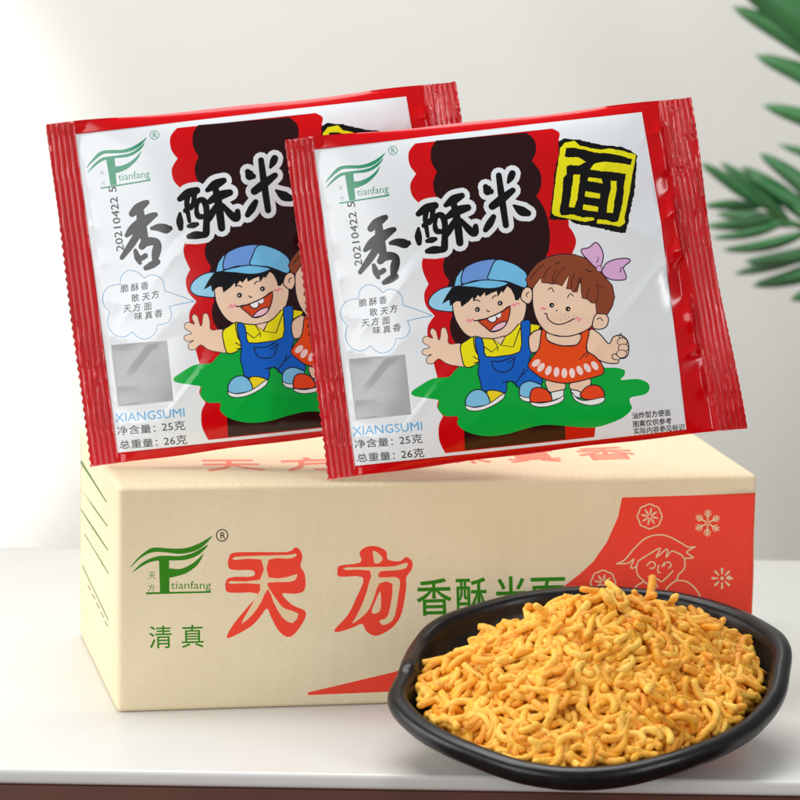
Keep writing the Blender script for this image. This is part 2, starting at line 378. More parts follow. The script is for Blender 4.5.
    for g in ([(185, 190), (200, 120), (250, 78), (310, 85), (350, 110), (380, 140)], [(380, 140), (430, 112), (490, 125), (530, 170), (540, 240)], [(540, 240), (650, 275), (775, 322)], [(775, 322), (650, 345), (575, 365)],
              [(575, 365), (595, 420), (580, 470), (540, 500), (485, 505)], [(485, 505), (470, 560), (430, 605), (370, 622), (320, 600), (280, 565)], [(280, 565), (230, 600), (170, 602), (110, 560), (82, 490), (100, 405)],
              [(100, 405), (55, 350), (45, 290), (70, 230), (120, 198), (185, 190)]):
        A.stroke(K8, g, BL, w=.75, n=6)
    for ch, x, y in (('脆', 220, 220), ('酥', 302, 212), ('香', 380, 200), ('散', 305, 295), ('天', 390, 285), ('方', 465, 268), ('天', 240, 380), ('方', 318, 370), ('面', 405, 362), ('味', 330, 440), ('真', 412, 432), ('香', 490, 418)):
        A.text(ch, K8([(x-32, y+30)])[0], 8.4, (40, 42, 46), ang=9, shear=.15, bold=.014)
    # ---- plain grey patch and the small print
    A.poly(np.array([(348.8, 359), (404.7, 354), (411, 414), (356, 419.6)]), (172, 174, 176))
    A.text('XIANGSUMI', (352.8, 435.6), 12.6, (96, 174, 224), ang=5, width=69.5, bold=.006)
    g = (66, 68, 72)
    A.text('净含量：', (355, 447.5), 9.2, g, ang=4.5, width=38, bold=.01); A.text('25克', (399.5, 443.6), 10.3, g, ang=4.5, width=23, bold=.008)
    A.text('总重量：', (357, 461.5), 9.2, g, ang=4.5, width=38, bold=.01); A.text('26克', (401.3, 457.8), 10.3, (54, 56, 60), ang=4.5, width=23, bold=.01)
    for tx, p, w_ in (('油炸型方便面', (631.8, 418.2), 38.5), ('图案仅供参考', (633, 426.6), 38.5), ('实际内容参见标识', (634, 434), 51)):
        A.text(tx, p, 7.0, (26, 26, 28), ang=5.2, width=w_, bold=.022)
    # ---- green ground
    GR = (0, 174, 62)
    gp = [(411, 391.5), (418, 386), (432, 378), (448, 376), (456, 368), (480, 352), (540, 350), (590, 360), (602, 366.5), (616, 367.3), (623.5, 370), (623, 375), (620, 379.3), (636, 378.4), (646, 382), (648.6, 388), (644, 393.8), (630, 397), (629, 402), (631, 408), (624, 416), (612, 422),
          (592, 427.4), (563.5, 425.5), (544, 424.4), (526, 428), (505, 434), (484, 435.5), (466, 431), (457, 423.5), (457, 416), (445, 415.4), (437.5, 408.5), (438, 400), (430, 398), (414, 395.5)]
    A.fill(S0, gp, GR)
    # ---- boy with blue cap
    ln = dict(line=OUT, lw=1.15)
    A.fill(K4, [(215, 245), (140, 255), (75, 300), (52, 350), (75, 385), (130, 402), (225, 400), (240, 300)], (152, 212, 242), **ln)
    A.fill(K4, [(220, 330), (215, 400), (240, 480), (300, 560), (390, 592), (480, 592), (570, 570), (650, 515), (690, 440), (700, 350), (660, 290), (600, 240), (450, 240), (300, 260)], SKIN, **ln)
    A.fill(K4, [(665, 320), (675, 270), (705, 245), (735, 260), (742, 310), (725, 352), (698, 352)], SKIN, **ln)
    A.stroke(K4, [(705, 310), (702, 290), (718, 280)], OUT, w=.7)
    A.fill(K4, [(250, 235), (420, 245), (530, 240), (575, 225), (690, 240), (672, 290), (650, 330), (628, 335), (620, 300), (600, 260), (575, 240), (545, 285), (538, 270), (510, 312), (505, 272), (470, 285), (430, 306), (425, 280), (395, 312), (380, 298), (350, 338), (345, 312), (320, 340), (270, 378), (262, 340), (235, 340), (195, 372), (190, 330), (140, 358), (170, 300), (205, 250)], (16, 16, 22), smooth=False)
    A.fill(K4, [(220, 240), (235, 180), (280, 125), (270, 235)], (118, 196, 238), smooth=False, **ln)
    A.fill(K4, [(272, 222), (285, 130), (340, 90), (420, 66), (502, 65), (465, 130), (450, 195), (360, 203)], (112, 158, 228), n=4, **ln)
    A.fill(K4, [(502, 65), (590, 80), (660, 115), (706, 165), (698, 248), (620, 226), (560, 206), (450, 195), (460, 140)], (118, 198, 242), n=4, **ln)
    A.fill(K4, [(262, 237), (360, 208), (450, 197), (578, 216), (530, 245), (450, 256), (350, 246)], (118, 198, 242), **ln)
    for cx, cy in ((376, 394), (527, 352)):
        A.circle(K4([(cx, cy)])[0], 2.7, (130, 118, 110)); A.circle(K4([(cx, cy)])[0], 2.1, (12, 12, 14)); A.circle(K4([(cx-2, cy+1)])[0], .8, (215, 215, 215), n=8)
    A.stroke(K4, [(350, 336), (370, 330), (392, 340)], OUT, w=.8); A.stroke(K4, [(476, 322), (482, 308), (500, 302)], OUT, w=.8); A.stroke(K4, [(438, 398), (448, 408), (456, 404)], OUT, w=.8)
    A.fill(K4, [(380, 467), (430, 455), (530, 412), (590, 372), (587, 440), (560, 502), (520, 532), (470, 542), (430, 512)], (212, 72, 30), n=3, **ln)
    A.fill(K4, [(465, 538), (490, 503), (530, 480), (566, 475), (558, 505), (518, 530)], (246, 196, 214), **ln)
    A.fill(K4, [(445, 452), (495, 432), (502, 462), (482, 480), (455, 472)], (248, 248, 248), **ln); A.fill(K4, [(497, 430), (530, 412), (534, 440), (512, 450)], (248, 248, 248), line=OUT, lw=.5)
    A.stroke(K4, [(352, 468), (400, 464), (470, 440), (530, 412), (592, 370)], OUT, w=1.0)
    for q in ([(305, 475), (322, 455), (325, 480), (345, 452), (350, 470)], [(600, 372), (618, 354), (622, 372), (640, 350), (655, 358)]): A.stroke(K4, q, (240, 110, 150), w=1.1, n=2)
    A.fill(K5, [(275, 160), (190, 155), (182, 100), (165, 50), (137, 55), (130, 110), (118, 128), (102, 70), (75, 52), (62, 80), (80, 118), (42, 105), (16, 118), (18, 148), (62, 178), (22, 190), (10, 214), (35, 234), (75, 225), (40, 250), (45, 285), (82, 285), (120, 255), (170, 285), (230, 300), (295, 296)], SKIN, n=4, line=(60, 44, 46), lw=.75)
    A.fill(K5, [(355, 108), (300, 135), (265, 165), (270, 230), (300, 312), (385, 275), (378, 180)], (246, 236, 12), n=3, **ln)
    A.fill(K5, [(350, 112), (400, 115), (520, 120), (600, 80), (664, 20), (672, 150), (662, 215), (540, 245), (390, 245)], (246, 236, 12), n=3, **ln)
    A.fill(K5, [(480, 122), (562, 102), (530, 162)], SKIN, smooth=False, **ln)
    A.stroke(K5, [(405, 160), (470, 210), (512, 175), (480, 124)], OUT, w=.75, n=1); A.stroke(K5, [(562, 103), (535, 165), (615, 176), (660, 50)], OUT, w=.75, n=1); A.stroke(K5, [(512, 175), (512, 200)], OUT, w=.6)
    A.fill(K5, [(722, 20), (795, 32), (775, 78), (720, 104)], (246, 236, 12), smooth=False, **ln)
    A.fill(K5, [(718, 104), (790, 62), (798, 150), (752, 218), (728, 208)], SKIN, n=3, **ln)
    A.fill(K5, [(360, 116), (404, 116), (420, 180), (436, 240), (550, 235), (660, 206), (668, 100), (664, 24), (678, 2), (726, 2), (726, 90), (740, 210), (716, 300), (806, 384), (800, 425), (740, 405), (680, 420), (655, 450), (608, 402), (570, 420), (565, 482), (445, 472), (405, 456), (395, 400), (380, 350), (388, 270), (372, 200)], (12, 98, 204), n=2, **ln)
    A.stroke(K5, [(470, 275), (488, 320), (522, 340), (572, 340), (610, 310), (626, 244)], OUT, w=.75); A.stroke(K5, [(470, 270), (540, 270), (612, 240)], OUT, w=.75); A.stroke(K5, [(580, 282), (626, 250)], OUT, w=.7)
    A.stroke(K5, [(545, 412), (602, 405), (640, 440)], OUT, w=.8); A.stroke(K5, [(628, 418), (668, 365), (686, 320)], OUT, w=.7); A.stroke(K5, [(676, 362), (710, 326)], OUT, w=.6); A.stroke(K5, [(350, 240), (390, 270), (355, 282)], OUT, w=.7)
    def shoe(K, toe, back, sole, c1, c2):
        A.fill(K, back, c2, **ln); A.fill(K, toe, c1, **ln); A.fill(K, sole, (246, 248, 248), line=OUT, lw=.9)
    shoe(K5, [(300, 560), (305, 510), (340, 470), (390, 458), (430, 478), (456, 520), (455, 556), (400, 570), (340, 576)], [(440, 475), (480, 463), (530, 473), (552, 490), (510, 530), (455, 550)], [(300, 565), (360, 578), (450, 555), (552, 486), (552, 515), (500, 555), (420, 592), (350, 602), (308, 590)], (128, 200, 240), (246, 222, 30))
    shoe(K5, [(655, 470), (670, 425), (720, 403), (770, 415), (805, 440), (760, 500), (700, 517), (665, 505)], [(700, 480), (760, 470), (770, 500), (720, 515)], [(657, 500), (700, 512), (745, 512), (745, 540), (690, 537), (664, 518)], (128, 200, 240), (128, 200, 240))
    # ---- girl in orange dress
    K6 = Crop(520, 240, 6.6667); K7 = Crop(520, 320, 6.6667)
    A.fill(K7, [(55, 102), (132, 62), (130, 180), (92, 212), (60, 200)], SKIN, n=3, **ln)
    for q in ([(168, 395), (290, 412), (284, 470), (200, 480), (172, 450)], [(328, 415), (455, 380), (458, 442), (395, 480), (334, 462)]): A.fill(K7, q, SKIN, n=2, **ln)
    A.fill(K7, [(200, 478), (284, 460), (284, 508), (208, 534)], (240, 244, 246), smooth=False, **ln)
    shoe(K7, [(60, 505), (75, 458), (120, 445), (178, 468), (206, 532), (130, 545), (70, 542)], [(190, 500), (200, 500), (200, 520)], [(64, 545), (140, 550), (230, 530), (288, 502), (272, 540), (200, 568), (130, 577), (80, 566)], (238, 72, 22), (246, 248, 248))
    shoe(K7, [(395, 492), (440, 440), (500, 430), (545, 460), (552, 510), (500, 530), (420, 522)], [(334, 462), (395, 475), (398, 515), (350, 500)], [(338, 478), (380, 522), (440, 532), (552, 512), (542, 547), (470, 566), (400, 552), (355, 524)], (238, 72, 22), (240, 244, 246))
    A.fill(K7, [(455, 62), (520, 88), (582, 155), (610, 112), (650, 98), (692, 115), (715, 160), (712, 222), (690, 250), (655, 255), (640, 285), (560, 280), (490, 245), (436, 190)], SKIN, n=4, **ln)
    for c_, r1_, r2_ in (((672, 142), 5.0, 3.8), ((680, 182), 5.2, 3.8), ((668, 222), 5.0, 4.0)):
        c2 = K7([c_])[0]; A.circle(c2, r1_+.4, OUT, ry=r2_+.4); A.circle(c2, r1_-.4, SKIN, ry=r2_-.4)
    A.stroke(K7, [(658, 118), (648, 104), (662, 84), (672, 112)], OUT, w=.6, n=2); A.stroke(K7, [(640, 262), (610, 255), (606, 232), (625, 222), (645, 240)], OUT, w=.7)
    A.fill(K7, [(138, 62), (176, 70), (172, 130), (250, 165), (320, 170), (376, 155), (400, 82), (452, 66), (432, 190), (480, 230), (530, 280), (550, 350), (460, 385), (350, 412), (260, 416), (150, 388), (85, 345), (45, 300), (80, 240), (120, 180)], (238, 78, 18), n=3, **ln)
    A.fill(K7, [(172, 80), (250, 105), (392, 90), (378, 155), (320, 168), (250, 164), (174, 130)], SKIN, n=3, **ln)
    A.stroke(K7, [(440, 205), (415, 232), (390, 258)], OUT, w=.7); A.stroke(K7, [(452, 212), (430, 246)], OUT, w=.6)
    for (x, y), r_ in zip(((100, 283), (133, 312), (182, 333), (236, 343), (288, 350), (340, 350), (390, 333), (440, 315), (490, 300)), (50, 35, 25, 5, 0, -8, -25, -35, -35)):
        A.circle(K7([(x, y)])[0], 2.9, (250, 224, 220), ry=5.0, rot=math.radians(r_))
    A.fill(K6, [(75, 360), (80, 310), (120, 250), (300, 215), (480, 380), (502, 480), (475, 560), (420, 605), (330, 636), (250, 636), (170, 610), (110, 540), (80, 450)], SKIN, **ln)
    A.fill(K6, [(485, 510), (510, 485), (550, 485), (579, 520), (566, 572), (520, 592), (474, 576)], SKIN, **ln); A.stroke(K6, [(505, 525), (525, 516), (540, 535)], OUT, w=.7)
    HB = (142, 70, 42)
    A.fill(K6, [(30, 262), (60, 210), (110, 150), (180, 110), (260, 92), (350, 95), (430, 120), (500, 180), (560, 250), (605, 300), (621, 380), (605, 440), (575, 492), (500, 490), (495, 420), (470, 418), (440, 392), (405, 385), (398, 330), (392, 260), (372, 345), (345, 345), (330, 325), (300, 325), (318, 232), (270, 305), (235, 290), (205, 292), (170, 284), (138, 284), (130, 250), (95, 292), (78, 320), (48, 312)], HB, smooth=False, line=OUT, lw=.9)
    for q in ([(60, 262), (100, 205), (150, 165)], [(150, 250), (165, 210), (200, 175)], [(215, 285), (208, 250), (235, 200)], [(230, 290), (232, 250), (262, 205)], [(330, 320), (335, 270), (352, 225)], [(355, 340), (372, 300), (388, 250)], [(398, 300), (396, 260), (408, 245)], [(440, 390), (438, 350), (455, 315)], [(495, 420), (512, 350), (500, 290)], [(228, 158), (248, 152)], [(240, 150), (262, 144)], [(425, 195), (440, 200), (455, 215)], [(440, 205), (470, 210)], [(268, 200), (275, 190), (290, 185)], [(515, 300), (525, 312)], [(538, 305), (545, 316)]):
        A.stroke(K6, q, (30, 14, 14), w=.75, n=4)
    A.fill(K6, [(400, 62), (450, 50), (497, 15), (535, 60), (546, 110), (530, 170), (502, 190), (430, 118), (408, 95)], (226, 178, 222), n=3, **ln)
    A.fill(K6, [(545, 185), (570, 150), (640, 125), (716, 124), (722, 145), (680, 182), (696, 230), (690, 263), (600, 263), (550, 235), (535, 205)], (226, 178, 222), n=3, **ln)
    A.circle(K6([(518, 190)])[0], 3.4, OUT); A.circle(K6([(518, 190)])[0], 2.7, (226, 178, 222)); A.stroke(K6, [(500, 150), (512, 130), (510, 112)], OUT, w=.5); A.stroke(K6, [(655, 212), (665, 205), (660, 190), (682, 180)], OUT, w=.6)
    for cx, cy in ((203, 432), (311, 457)):
        A.circle(K6([(cx, cy)])[0], 2.5, (12, 12, 14)); A.circle(K6([(cx+3, cy+2)])[0], .75, (225, 225, 225), n=8)
    for q in ([(180, 330), (200, 316), (215, 342)], [(308, 382), (325, 356), (346, 372)]): A.stroke(K6, q, OUT, w=.7)
    A.stroke(K6, [(232, 470), (240, 465)], OUT, w=.8)
    A.stroke(K6, [(155, 490), (168, 488), (180, 525), (230, 558), (290, 552), (352, 520)], OUT, w=.9)
    for q in ([(130, 460), (148, 445), (150, 465), (165, 450)], [(360, 530), (375, 510), (382, 538), (398, 520)]): A.stroke(K6, q, (240, 110, 150), w=1.1, n=2)
    for x, y in ((262, 530), (288, 502), (305, 525), (318, 512), (330, 540), (320, 560), (350, 505), (292, 518), (340, 530)): A.circle(K6([(x, y)])[0], .42, OUT, n=6)
    return A

# ------------------------------------------------------------------ snack packets
QC = np.array([(285, 140), (691, 97), (747, 428), (328, 480)], float)      # TL TR BR BL in reference units

def st_of(p):
    """inverse bilinear: reference coords -> (s, t), t up"""
    TL, TR, BR, BL_ = QC; p = np.atleast_2d(p)
    s = np.full(len(p), .5); t = np.full(len(p), .5)
    for _ in range(6):
        q = ((1-s)*(1-t))[:, None]*BL_+(s*(1-t))[:, None]*BR+(s*t)[:, None]*TR+((1-s)*t)[:, None]*TL-p
        ds = (1-t)[:, None]*(BR-BL_)+t[:, None]*(TR-TL); dt = (1-s)[:, None]*(TL-BL_)+s[:, None]*(TR-BR)
        det = ds[:, 0]*dt[:, 1]-ds[:, 1]*dt[:, 0]
        s = s-(q[:, 0]*dt[:, 1]-q[:, 1]*dt[:, 0])/det; t = t-(ds[:, 0]*q[:, 1]-ds[:, 1]*q[:, 0])/det
    return s, t

def xy_of(s, t):
    TL, TR, BR, BL_ = QC; s = np.asarray(s)[..., None]; t = np.asarray(t)[..., None]
    return (1-s)*(1-t)*BL_+s*(1-t)*BR+s*t*TR+(1-s)*t*TL

SL, SR = .068, .925       # inner edges of the two crimped seals
def film_height(s, t):
    """height of the front film over the middle plane, metres"""
    tt = np.clip(np.abs(2*t-1), 0, 1)
    e = (1-tt**3.2)**.62
    a = np.clip((s-SL)/(.42-SL), 0, 1); b_ = np.clip((SR-s)/(SR-.60), 0, 1)
    g = (1-(1-a)**2.2)*(1-(1-b_)**2.4)
    h = .0125*e*g
    # puckers running in from both seals
    dl = np.clip((s-SL)/.05, 0, 9); dr = np.clip((SR-s)/.055, 0, 9)
    for k, (fq, am, sd) in enumerate(((9, .0015, 3), (19, .0007, 5))):
        rl = 1-np.abs(vnoise(t*fq+s*3.0, s*7, sd))*2; rr_ = 1-np.abs(vnoise(t*fq*.8-s*7+3, s*9, sd+20))*2
        h = h+am*np.clip(rl, -1, 1)*np.exp(-dl*1.3)*sstep(0, .35, dl)*.8+am*4.6*np.clip(rr_, -1, 1)*np.exp(-dr*2.4)*sstep(0, .25, dr)
    # broad soft dents in the film
    inside_ = sstep(SL, SL+.08, s)*sstep(SR, SR-.08, s)*(1-tt**4)
    h = h+inside_*(.0006*vnoise(s*4.2+t*1.7, t*3.6-s, 31)+.0002*vnoise(s*9+t*5, t*8-s*3, 37)+.00035*(1-np.abs(vnoise(s*6-t*5, t*3+s*2, 41))*3).clip(0, 1))
    # crimp ribs
    lw = sstep(SL+.004, SL-.006, s); rw = sstep(SR-.004, SR+.006, s)
    wob = .0016*vnoise(t*7, s*3, 51)+.0007*vnoise(t*21, s*9, 53)
    amp = .00125*(.8+.35*vnoise(t*6, s*20, 55))
    h = h+lw*(amp*np.cos((s+wob)/SL*2*math.pi*5.0)+.0007*(1-2*np.abs(vnoise(t*22, s*55, 57)))*np.clip(vnoise(t*4+5, s*4, 58)*1.6-.1, 0, 1))
    h = h+rw*(amp*np.cos((s+wob)/(1-SR)*2*math.pi*6.0)+.0008*(1-2*np.abs(vnoise(t*22, s*55, 59)))*np.clip(vnoise(t*4, s*4, 60)*1.6, 0, 1))
    return h

def bend(s, t):
    """the whole packet is not quite flat"""
    return .0035*np.sin(t*3.1+.4)*(s-.5)+.0022*np.cos(s*5.2)+.0018*np.exp(-((s-1)/.06)**2)*np.sin(t*9)

def packet_outline():
    out = []
    r = np.random.RandomState(5)
    n = 84
    for i in range(n):            # left, bottom -> top; zigzag cut
        t = i/n; zz = .0022*(1 if i % 2 else -1)*(1 if t < .7 else .25)
        out.append(xy_of(0+zz+.0012*math.sin(t*11), t))
    for i in range(60):
        s = i/60; out.append(xy_of(s, 1-.006*math.sin(s*math.pi)**2*(1 if s > .1 else .4)+.0022*math.sin(s*17)))
    for i in range(n):
        t = 1-i/n; zz = .0006*(1 if i % 2 else -1)
        out.append(xy_of(1+zz-.010*math.sin(t*math.pi)**2, t))
    for i in range(60):
        s = 1-i/60; out.append(xy_of(s, 0+.004*math.sin(s*math.pi)+.0015*math.sin(s*23)))
    return np.array(out)

def build_packet(label):
    A = packet_art(); clip = packet_outline()
    ss = np.concatenate([np.arange(.0012, SL+.008, .0017), np.arange(SL+.012, SR-.012, .0085), np.arange(SR-.008, .9990, .0017)])
    ts = np.concatenate([np.linspace(.006, .06, 7), np.arange(.07, .93, .0105), np.linspace(.94, .994, 7)])
    S, T_ = np.meshgrid(ss, ts); grid = xy_of(S.ravel(), T_.ravel())
    grid = grid[inside(grid, loop_edges(clip))]
    l1 = xy_of(np.full(40, SL), np.linspace(-.01, 1.01, 40)); l2 = xy_of(np.full(40, SR), np.linspace(-.01, 1.01, 40))
    cut = [np.hstack([l1[:-1], l1[1:]]), np.hstack([l2[:-1], l2[1:]])]
    V, T, col = A.build(grid, cut, clip, RED)
    # plane of the packet: stands on the carton lid by its lower left corner, leaning back a little
    H0 = hit([(328, 480.3)], (0, 0, BH), np.array([0, 0, 1.]))[0]
    yaw = -YAW+.03; lean = math.radians(7)
    U = np.array([math.cos(yaw), math.sin(yaw), 0]); Nn = np.array([math.sin(yaw)*math.cos(lean), -math.cos(yaw)*math.cos(lean), math.sin(lean)]); Vv = np.cross(Nn, U)
    def plane(p):
        q = hit(p, H0, Nn)-H0; return q @ U, q @ Vv
    def pos(p, side=1):
        u, v = plane(p); s, t = st_of(p)
        h = side*np.maximum(film_height(s, t), 0.00035)+bend(s, t)-bend(np.zeros(1), np.zeros(1))
        return np.stack([u, -h, v], 1)                      # local: x right, z up, -y out
    C = V[T].mean(1); sc, tc_ = st_of(C)
    root = bpy.data.objects.new('snack_packet', None); COL.objects.link(root); root.empty_display_size = .05
    root.matrix_world = Matrix(((U[0], -Nn[0], Vv[0], H0[0]), (U[1], -Nn[1], Vv[1], H0[1]), (U[2], -Nn[2], Vv[2], H0[2]), (0, 0, 0, 1)))
    outw = np.array([0, -1., 0])
    for nm, sel, mat in (('pouch', (sc >= SL) & (sc <= SR), 'film'), ('crimped_seal', sc < SL, 'foil'), ('crimped_seal', sc > SR, 'foil')):
        f = printed_mesh(nm, pos, V, T, col, outw, sel)
        bk = printed_mesh(nm, lambda p: pos(p, -1), V, T, np.tile(srgb(RED), (len(T), 1)), -outw, sel)
        a = link(nm, f, M[mat], root); b_ = link(nm+'_b', bk, M[mat], root)
        with bpy.context.temp_override(active_object=a, object=a, selected_objects=[a, b_], selected_editable_objects=[a, b_]): bpy.ops.object.join()
    tag(root, label, 'snack packet', 'printed red and white snack packets standing on the carton')
    return root, U, Nn, Vv

front, PU, PN, PV = build_packet('front red and white snack packet, unobstructed, showing the whole yellow and black character')
# the second packet: a copy with its own place, further back and to the left
rear = front.copy(); COL.objects.link(rear)
for ch in list(front.children):
    c = ch.copy(); COL.objects.link(c); c.parent = rear
rear['label'] = 'rear red and white snack packet, its right part hidden behind the front packet'
H1 = hit([(90.5, 467.3)], (0, 0, BH), np.array([0, 0, 1.]))[0]
rm = front.matrix_world.copy(); rm.translation = Vector(H1)
rear.matrix_world = rm @ Matrix.Scale(1.02, 4)

# ------------------------------------------------------------------ carton
CARD = (241, 224, 190)
def carton_surface(P, r=.0028):
    """pull points of the plain cuboid onto a softly rounded, slightly dented one"""
    lo = np.array([r, r, r]); hi = np.array([BW-r, BD-r, BH-r])
    q = np.clip(P, lo, hi); d = P-q; L = np.linalg.norm(d, axis=1)[:, None]+1e-12; n = d/L
    dent = .0005*vnoise(P[:, 0]*18+P[:, 1]*7, P[:, 2]*22+P[:, 1]*13, 71)+.00022*vnoise(P[:, 0]*60+P[:, 1]*20, P[:, 2]*50, 72)
    dent = np.where(P[:, 2] < .004, 0, dent)*np.clip(P[:, 2]/.01, 0, 1)
    return q+n*(r+dent[:, None])

def carton():
    parts = []
    bp = Art()
    GRN = (52, 134, 14); RD = (250, 72, 52); CR_ = (240, 214, 172)
    # front
    A = Art()
    B1 = Crop(120, 500, 5); B2 = Crop(220, 530, 4); B3 = Crop(580, 490, 4.4444)
    A.poly(np.array([(622, 497.4), (690, 495.5), (762, 493), (760, 560), (753, 684), (650, 686), (500, 689), (390, 691.8), (308, 695.2), (308, 692.6), (395, 672), (480, 640), (540, 605), (580, 574), (593, 562), (607, 542), (618, 517)]), RD)
    A.fill(B1, [(50, 340), (90, 290), (140, 250), (180, 238), (260, 243), (330, 240), (400, 215), (463, 179), (420, 228), (370, 257), (300, 270), (220, 262), (160, 263), (105, 290)], GRN)
    A.fill(B1, [(62, 362), (110, 315), (160, 290), (210, 279), (300, 280), (370, 262), (440, 224), (400, 270), (340, 297), (280, 303), (200, 303), (150, 312), (105, 335)], GRN)
    A.poly(B1([(195, 298), (246, 298), (248, 466), (200, 466)]), GRN)
    A.fill(B1, [(240, 345), (300, 345), (350, 325), (390, 295), (419, 268), (390, 322), (340, 362), (290, 380), (240, 387)], GRN)
    A.poly(B1([(130, 462), (455, 456), (455, 465), (130, 472)]), GRN)
    A.text('tianfang', B1([(255, 445)])[0], 11.2, GRN, ang=0, width=40)
    A.text('天', B1([(140, 392)])[0], 8, GRN); A.text('方', B1([(138, 455)])[0], 8, GRN)
    A.line(B1(np.array([(511+28*math.cos(t), 177+29*math.sin(t)) for t in np.linspace(0, 2*math.pi, 24, endpoint=False)])), 1.1, (58, 46, 36), closed=True)
    A.text('R', B1([(499, 194)])[0], 9.6, (58, 46, 36), bold=.01)
    A.text('清', B1([(143, 733)])[0], 24.5, GRN, ang=1.2, bold=.006); A.text('真', B1([(303, 730)])[0], 24.5, GRN, ang=1.2, bold=.006)
    tian_o = [(60, 90), (150, 88), (270, 88), (300, 70), (320, 80), (330, 110), (322, 145), (340, 180), (338, 240), (300, 255), (248, 255), (290, 300), (342, 325), (332, 370), (285, 427), (240, 410), (205, 350), (188, 315), (160, 350), (120, 390), (40, 432), (30, 420), (60, 370), (110, 310), (150, 255), (40, 252), (22, 230), (28, 198), (60, 188), (132, 186), (130, 162), (50, 160), (32, 140), (38, 104)]
    tian_i = [(60, 108), (150, 103), (270, 100), (305, 95), (300, 108), (270, 115), (195, 118), (195, 190), (270, 188), (308, 176), (300, 200), (270, 208), (200, 210), (192, 226), (235, 290), (260, 315), (314, 335), (290, 373), (250, 350), (215, 290), (192, 236), (165, 290), (130, 340), (86, 377), (110, 330), (145, 270), (160, 217), (45, 216), (45, 205), (160, 200), (165, 118), (60, 120)]
    fang_o = [(558, 90), (585, 68), (625, 65), (665, 85), (672, 118), (720, 125), (745, 108), (770, 128), (766, 160), (745, 190), (745, 230), (728, 330), (700, 380), (660, 410), (620, 423), (585, 405), (568, 375), (530, 390), (470, 408), (460, 395), (510, 340), (545, 270), (572, 190), (480, 187), (470, 165), (480, 142), (562, 130)]
    fang_i = [(505, 150), (620, 148), (700, 145), (748, 130), (745, 152), (700, 162), (642, 165), (637, 190), (700, 188), (720, 205), (715, 250), (700, 340), (680, 370), (650, 380), (638, 362), (665, 352), (680, 310), (690, 215), (640, 212), (622, 250), (600, 310), (570, 345), (528, 374), (545, 345), (575, 280), (595, 215), (600, 162), (505, 160)]
    for o_, i_ in ((tian_o, tian_i), (fang_o, fang_i)):
        A.fill(B2, o_, RD, n=3); A.fill(B2, i_, CR_, n=2)
    A.fill(B2, [(612, 84), (632, 92), (650, 112), (640, 131), (620, 133), (614, 110)], CR_); A.fill(B2, [(642, 248), (640, 322), (606, 330), (628, 268)], CR_, n=3)
    G3 = Crop(380, 560, 3.639)
    for ch, x0, x1 in (('香', 140, 265), ('酥', 284, 395), ('米', 426, 540), ('面', 556, 680)):
        A.text(ch, G3([(x0-4, 192-(x0-140)*.03)])[0], 40, GRN, ang=1.4, width=(x1-x0)/3.639, bold=.014)
    # line drawings in the red field
    lw = 1.3
    def flower(cx, cy, r):
        a = np.linspace(0, 2*math.pi, 64, endpoint=False)
        A.line(B3(np.stack([cx+(r+.10*r*np.abs(np.cos(4*a))*1.0)*np.cos(a), cy+(r+.10*r*np.abs(np.cos(4*a)))*np.sin(a)], 1)), lw, CR_, closed=True)
        for k in range(8):
            t = k*math.pi/4+.2
            A.line(B3([(cx+r*.36*math.cos(t), cy+r*.36*math.sin(t)), (cx+r*.72*math.cos(t), cy+r*.72*math.sin(t))]), [lw*1.6, lw*1.0], CR_)
        A.line(B3(np.stack([cx+r*.2*np.cos(a[::6]), cy+r*.2*np.sin(a[::6])], 1)), lw*.8, CR_, closed=True)
    flower(310, 118, 50); flower(103, 412, 50)
    for k in range(6):
        t = math.radians(60*k-88); c_, s_ = math.cos(t), math.sin(t)
        def q(l, off): return (567+l*c_-off*s_, 147+l*s_+off*c_)
        A.line(B3([q(7, 0), q(58, 0)]), lw, CR_)
        for sg in (-1, 1): A.line(B3([q(26, 0), q(42, 14*sg)]), lw*.9, CR_); A.line(B3([q(40, 0), q(53, 11*sg)]), lw*.8, CR_)
    for k in range(8):
        t = math.radians(45*k-90); A.line(B3([(632+20*math.cos(t), 393+20*math.sin(t)), (632+42*math.cos(t), 393+42*math.sin(t))]), [1.3, 2.4], CR_)
    A.circle(B3([(632, 393)])[0], 1.8, CR_); A.circle(B3([(662, 390)])[0], 2.2, CR_)
    for g in ([(163, 328), (200, 310), (240, 262), (290, 216), (340, 200), (392, 206), (450, 236), (482, 254), (512, 253)], [(512, 253), (476, 274), (486, 288), (505, 302), (465, 304)], [(163, 328), (215, 325), (240, 306), (226, 345), (248, 342), (258, 318)],
              [(262, 314), (300, 290), (358, 258), (338, 300), (388, 262), (384, 300), (408, 272), (450, 288)], [(252, 330), (252, 360), (262, 385), (280, 400), (284, 408)], [(450, 288), (466, 310), (464, 350), (440, 376), (430, 402)],
              [(284, 408), (250, 428), (222, 462), (212, 500)], [(430, 402), (480, 410), (526, 455), (540, 500)], [(284, 408), (318, 428), (350, 455)], [(430, 402), (392, 430), (380, 455)], [(298, 336), (314, 320), (334, 326), (330, 346), (312, 348)],
              [(374, 338), (380, 324), (398, 322), (406, 336), (394, 348)], [(350, 335), (346, 362), (357, 368)], [(303, 385), (345, 396), (362, 408), (388, 388), (414, 360)], [(320, 415), (330, 425)], [(340, 418), (346, 432)], [(375, 325), (365, 340)]):
        A.stroke(B3, g, CR_, w=lw, n=4)
    def sheet(name, A, gridpts, plane_O, plane_N, clip, outward, base=CARD):
        V, T, col = A.build(gridpts, (), clip, base)
        me = printed_mesh(name, lambda p: carton_surface(hit(p, plane_O, plane_N)), V, T, col, outward)
        return me
    def project(P):
        d = np.asarray(P, float)-CAM; z = d @ CF; return np.stack([400+F*(d @ CR)/z, 400-F*(d @ CU)/z], 1)
